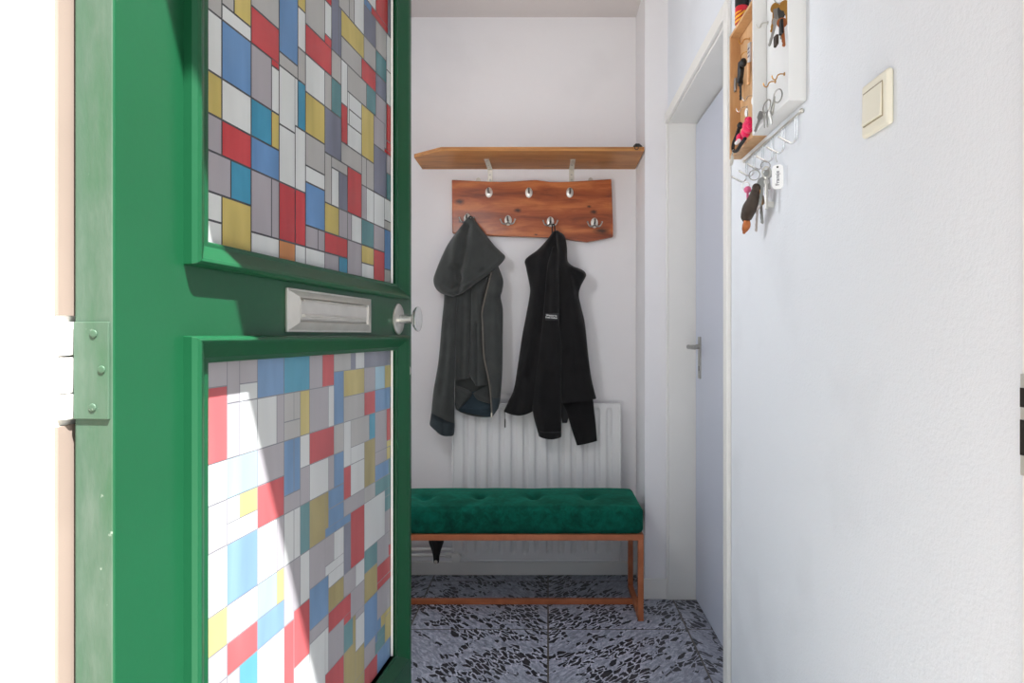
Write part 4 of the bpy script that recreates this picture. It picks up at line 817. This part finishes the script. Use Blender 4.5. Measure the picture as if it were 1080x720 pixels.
# long silver key on the third hook
p = Vector((W-.020, HY[2], RZ-.056)); g5 = thing('key_bunch', 'long silver lever key hanging between the white name tag and brown charm', 'keys', p, 'key bunches')
ring(g5, p+Vector((0, 0, -.009)), .010, (.3, 1, 0)); b = MB(); c = atx(808.3, 204, .474)
b.tube([c+Vector((0, 0, .036)), c+Vector((0, 0, -.034))], .0034, 12); b.lathe([(.0052, -.002), (.0055, .004), (.004, .006)], Matrix.Translation(c+Vector((0, 0, .024))), 14)
b.box((c.x, c.y-.001, c.z-.030), (c.x+.016, c.y+.001, c.z-.018)); mt = frame3(c+Vector((0, 0, .046)), (.3, 1, 0)); b.tube([mt @ Vector((.0115*math.cos(t), .0085*math.sin(t), 0)) for t in [q*2*math.pi/20 for q in range(20)]], .0022, 8, None, False, True)
b.build('key', g5, ['steel'], smooth=True, angle=50)
put_key(g5, atx(804.5, 188, .474), 60, 6, 0, .060, .0115, 'round', 'nickel', 52); put_key(g5, atx(806, 184, .480), 10, -8, 0, .055, .0105, 'square', 'pad', 53); put_key(g5, atx(810, 180, .482), 80, -3, 0, .042, .010, 'round', 'nickel', 54)
# brown charm with a tan tip and a pink ball on the fourth hook
p = Vector((W-.022, HY[3], RZ-.056)); g6 = thing('key_charm', 'dark brown tapering charm with an orange tip and a pink ball on the hook rail', 'key charm', p)
ring(g6, p+Vector((0, .004, -.012)), .012, (.4, 1, 0))
def blob(pts, rad, m, name, parent, flat=.55):
    b = MB(); b.tube(catmull(pts, 5), [a for a in rad], 14); return b.build(name, parent, [m], smooth=True, angle=80)
P = [atx(797, 196, .462), atx(796.5, 203, .460), atx(794, 212, .458), atx(789.5, 222, .457), atx(787, 230, .457), atx(786.8, 234, .457)]
n_ = len(catmull(P, 5)); prof = [(0, .004), (.12, .0085), (.3, .012), (.55, .0165), (.78, .013), (.92, .008), (1, .006)]
def interp(t):
    for (a, r0), (c_, r1) in zip(prof, prof[1:]):
        if t <= c_: return r0+(r1-r0)*(t-a)/(c_-a)
    return prof[-1][1]
blob(P, [interp(k/(n_-1)) for k in range(n_)], 'brown_leather', 'charm', g6)
b = MB(); b.ball(atx(797.5, 198, .460), .010, None, (.9, 1, 1)); b.build('charm_knot', g6, ['brown_leather'], smooth=True)
P = [atx(787.6, 232, .457), atx(787.4, 237, .457), atx(785.8, 242, .457), atx(784.6, 245.5, .457)]; n_ = len(catmull(P, 5))
o = blob(P, [.0065+.0040*math.sin(math.pi*min(1, k/(n_-1)*1.15))-.003*(k/(n_-1)) for k in range(n_)], 'tan_leather', 'charm_tip', g6); o['label'] = 'orange brown tip'
b = MB(); c = atx(788.5, 200, .456); b.ball(c, .0095, None, (.9, 1.1, .85)); b.ball(c+Vector((.002, .010, .004)), .006); b.build('pink_ball', g6, ['soft_pink'], smooth=True)
ring(g6, atx(786.5, 196, .462), .0085, (.5, 1, .2), 'tag_white', .0018)
b = MB(); b.tube([c+Vector((0, 0, -.008)), c+Vector((.001, .002, -.030))], .0028, 8); b.build('tail', g6, ['soft_pink'], smooth=True)
put_key(g6, atx(799, 214, .480), 30, 4, 0, .066, .0095, 'round', 'pad', 61); put_key(g6, atx(801.5, 208, .484), 60, -5, 0, .062, .0095, 'square', 'nickel', 62); put_key(g6, atx(801, 196, .476), 20, -10, 0, .045, .010, 'round', 'brass', 63)

# light switch
sy0, sy1, sz0, sz1 = .984, 1.068, 1.405, 1.487
sw = thing('light_switch', 'cream rocker light switch on the rough white wall', 'light switch', (W, (sy0+sy1)/2, (sz0+sz1)/2))
b = MB(); b.box((W-.0105, sy0, sz0), (W, sy1, sz1)); b.build('plate', sw, ['cream'], bevel=.0055, segs=4)
b = MB(); b.box((W-.0118, sy0+.014, sz0+.0155), (W-.010, sy1-.010, sz1-.0145)); gp = b.build('gap', sw, ['seam'])
b = MB(); zc = (sz0+sz1)/2
v = [(W-.0150, sy0+.0145, sz0+.017), (W-.0150, sy1-.0105, sz0+.017), (W-.0122, sy1-.0105, sz1-.016), (W-.0122, sy0+.0145, sz1-.016)]
b.prism(v, (.005, 0, 0)); b.build('rocker', sw, ['cream'], bevel=.0012, segs=3)

# added globe lamp, unseen behind the open door, brightens the far hall
lx, ly, lz = -.525, 1.74, 1.66
lp_ = thing('fill_lamp', 'added opal globe fill lamp, unseen behind the open door', 'lamp', (LEFT, ly, lz-.05))
b = MB(); b.lathe([(.045, 0), (.045, .008), (.038, .012)], frame3((LEFT, ly, lz-.06), (1,0,0)), 28); b.tube(catmull([(LEFT+.010, ly, lz-.06), (LEFT+.06, ly, lz-.10), (lx, ly, lz-.125), (lx, ly, lz-.10)], 5), .007, 10)
b.lathe([(.03, lz-.105), (.032, lz-.095), (.04, lz-.088)], Matrix.Translation((lx, ly, 0)), 24); b.build('bracket', lp_, ['nickel'], smooth=True, angle=50)
m_, N_, L_, b_ = nodes('lit opal glass'); b_.inputs['Base Color'].default_value = (.9, .9, .88, 1); b_.inputs['Emission Color'].default_value = (.95, .97, 1, 1); b_.inputs['Emission Strength'].default_value = FILL_LAMP
M['opal'] = m_
b = MB(); b.ball((lx, ly, lz), .10, None, (1,1,1), 28); b.build('globe', lp_, ['opal'], smooth=True, angle=180)

# ------------------------------------------------------------------ light
world = bpy.data.worlds.new('sky'); bpy.context.scene.world = world; world.use_nodes = True
wn = world.node_tree; bg = wn.nodes['Background']; bg.inputs['Color'].default_value = (.80, .90, 1.0, 1); bg.inputs['Strength'].default_value = SKY
d = Vector((-SUN_A, 1, -2.4)).normalized()
sl_ = bpy.data.lights.new('sun', 'SUN'); sl_.energy = SUN; sl_.angle = math.radians(.6); sl_.color = (1, .98, .95)
so = bpy.data.objects.new('sun', sl_); C.objects.link(so); so.rotation_euler = d.to_track_quat('-Z', 'Y').to_euler(); so.location = (3, -3, 7)

# ------------------------------------------------------------------ camera
cam = bpy.data.cameras.new('camera'); cam.sensor_width = 36; cam.lens = F/1080*36; cam.shift_x = -38/1080; cam.shift_y = -7/1080
cam.clip_start = .02
co = bpy.data.objects.new('camera', cam); C.objects.link(co); co.location = (0, 0, EYE); co.rotation_euler = (math.pi/2, 0, 0)
S = bpy.context.scene; S.camera = co
S.view_settings.view_transform = 'Standard'; S.view_settings.look = 'None'; S.view_settings.exposure = EXPO; S.view_settings.gamma = 1; S.view_settings.use_curve_mapping = False
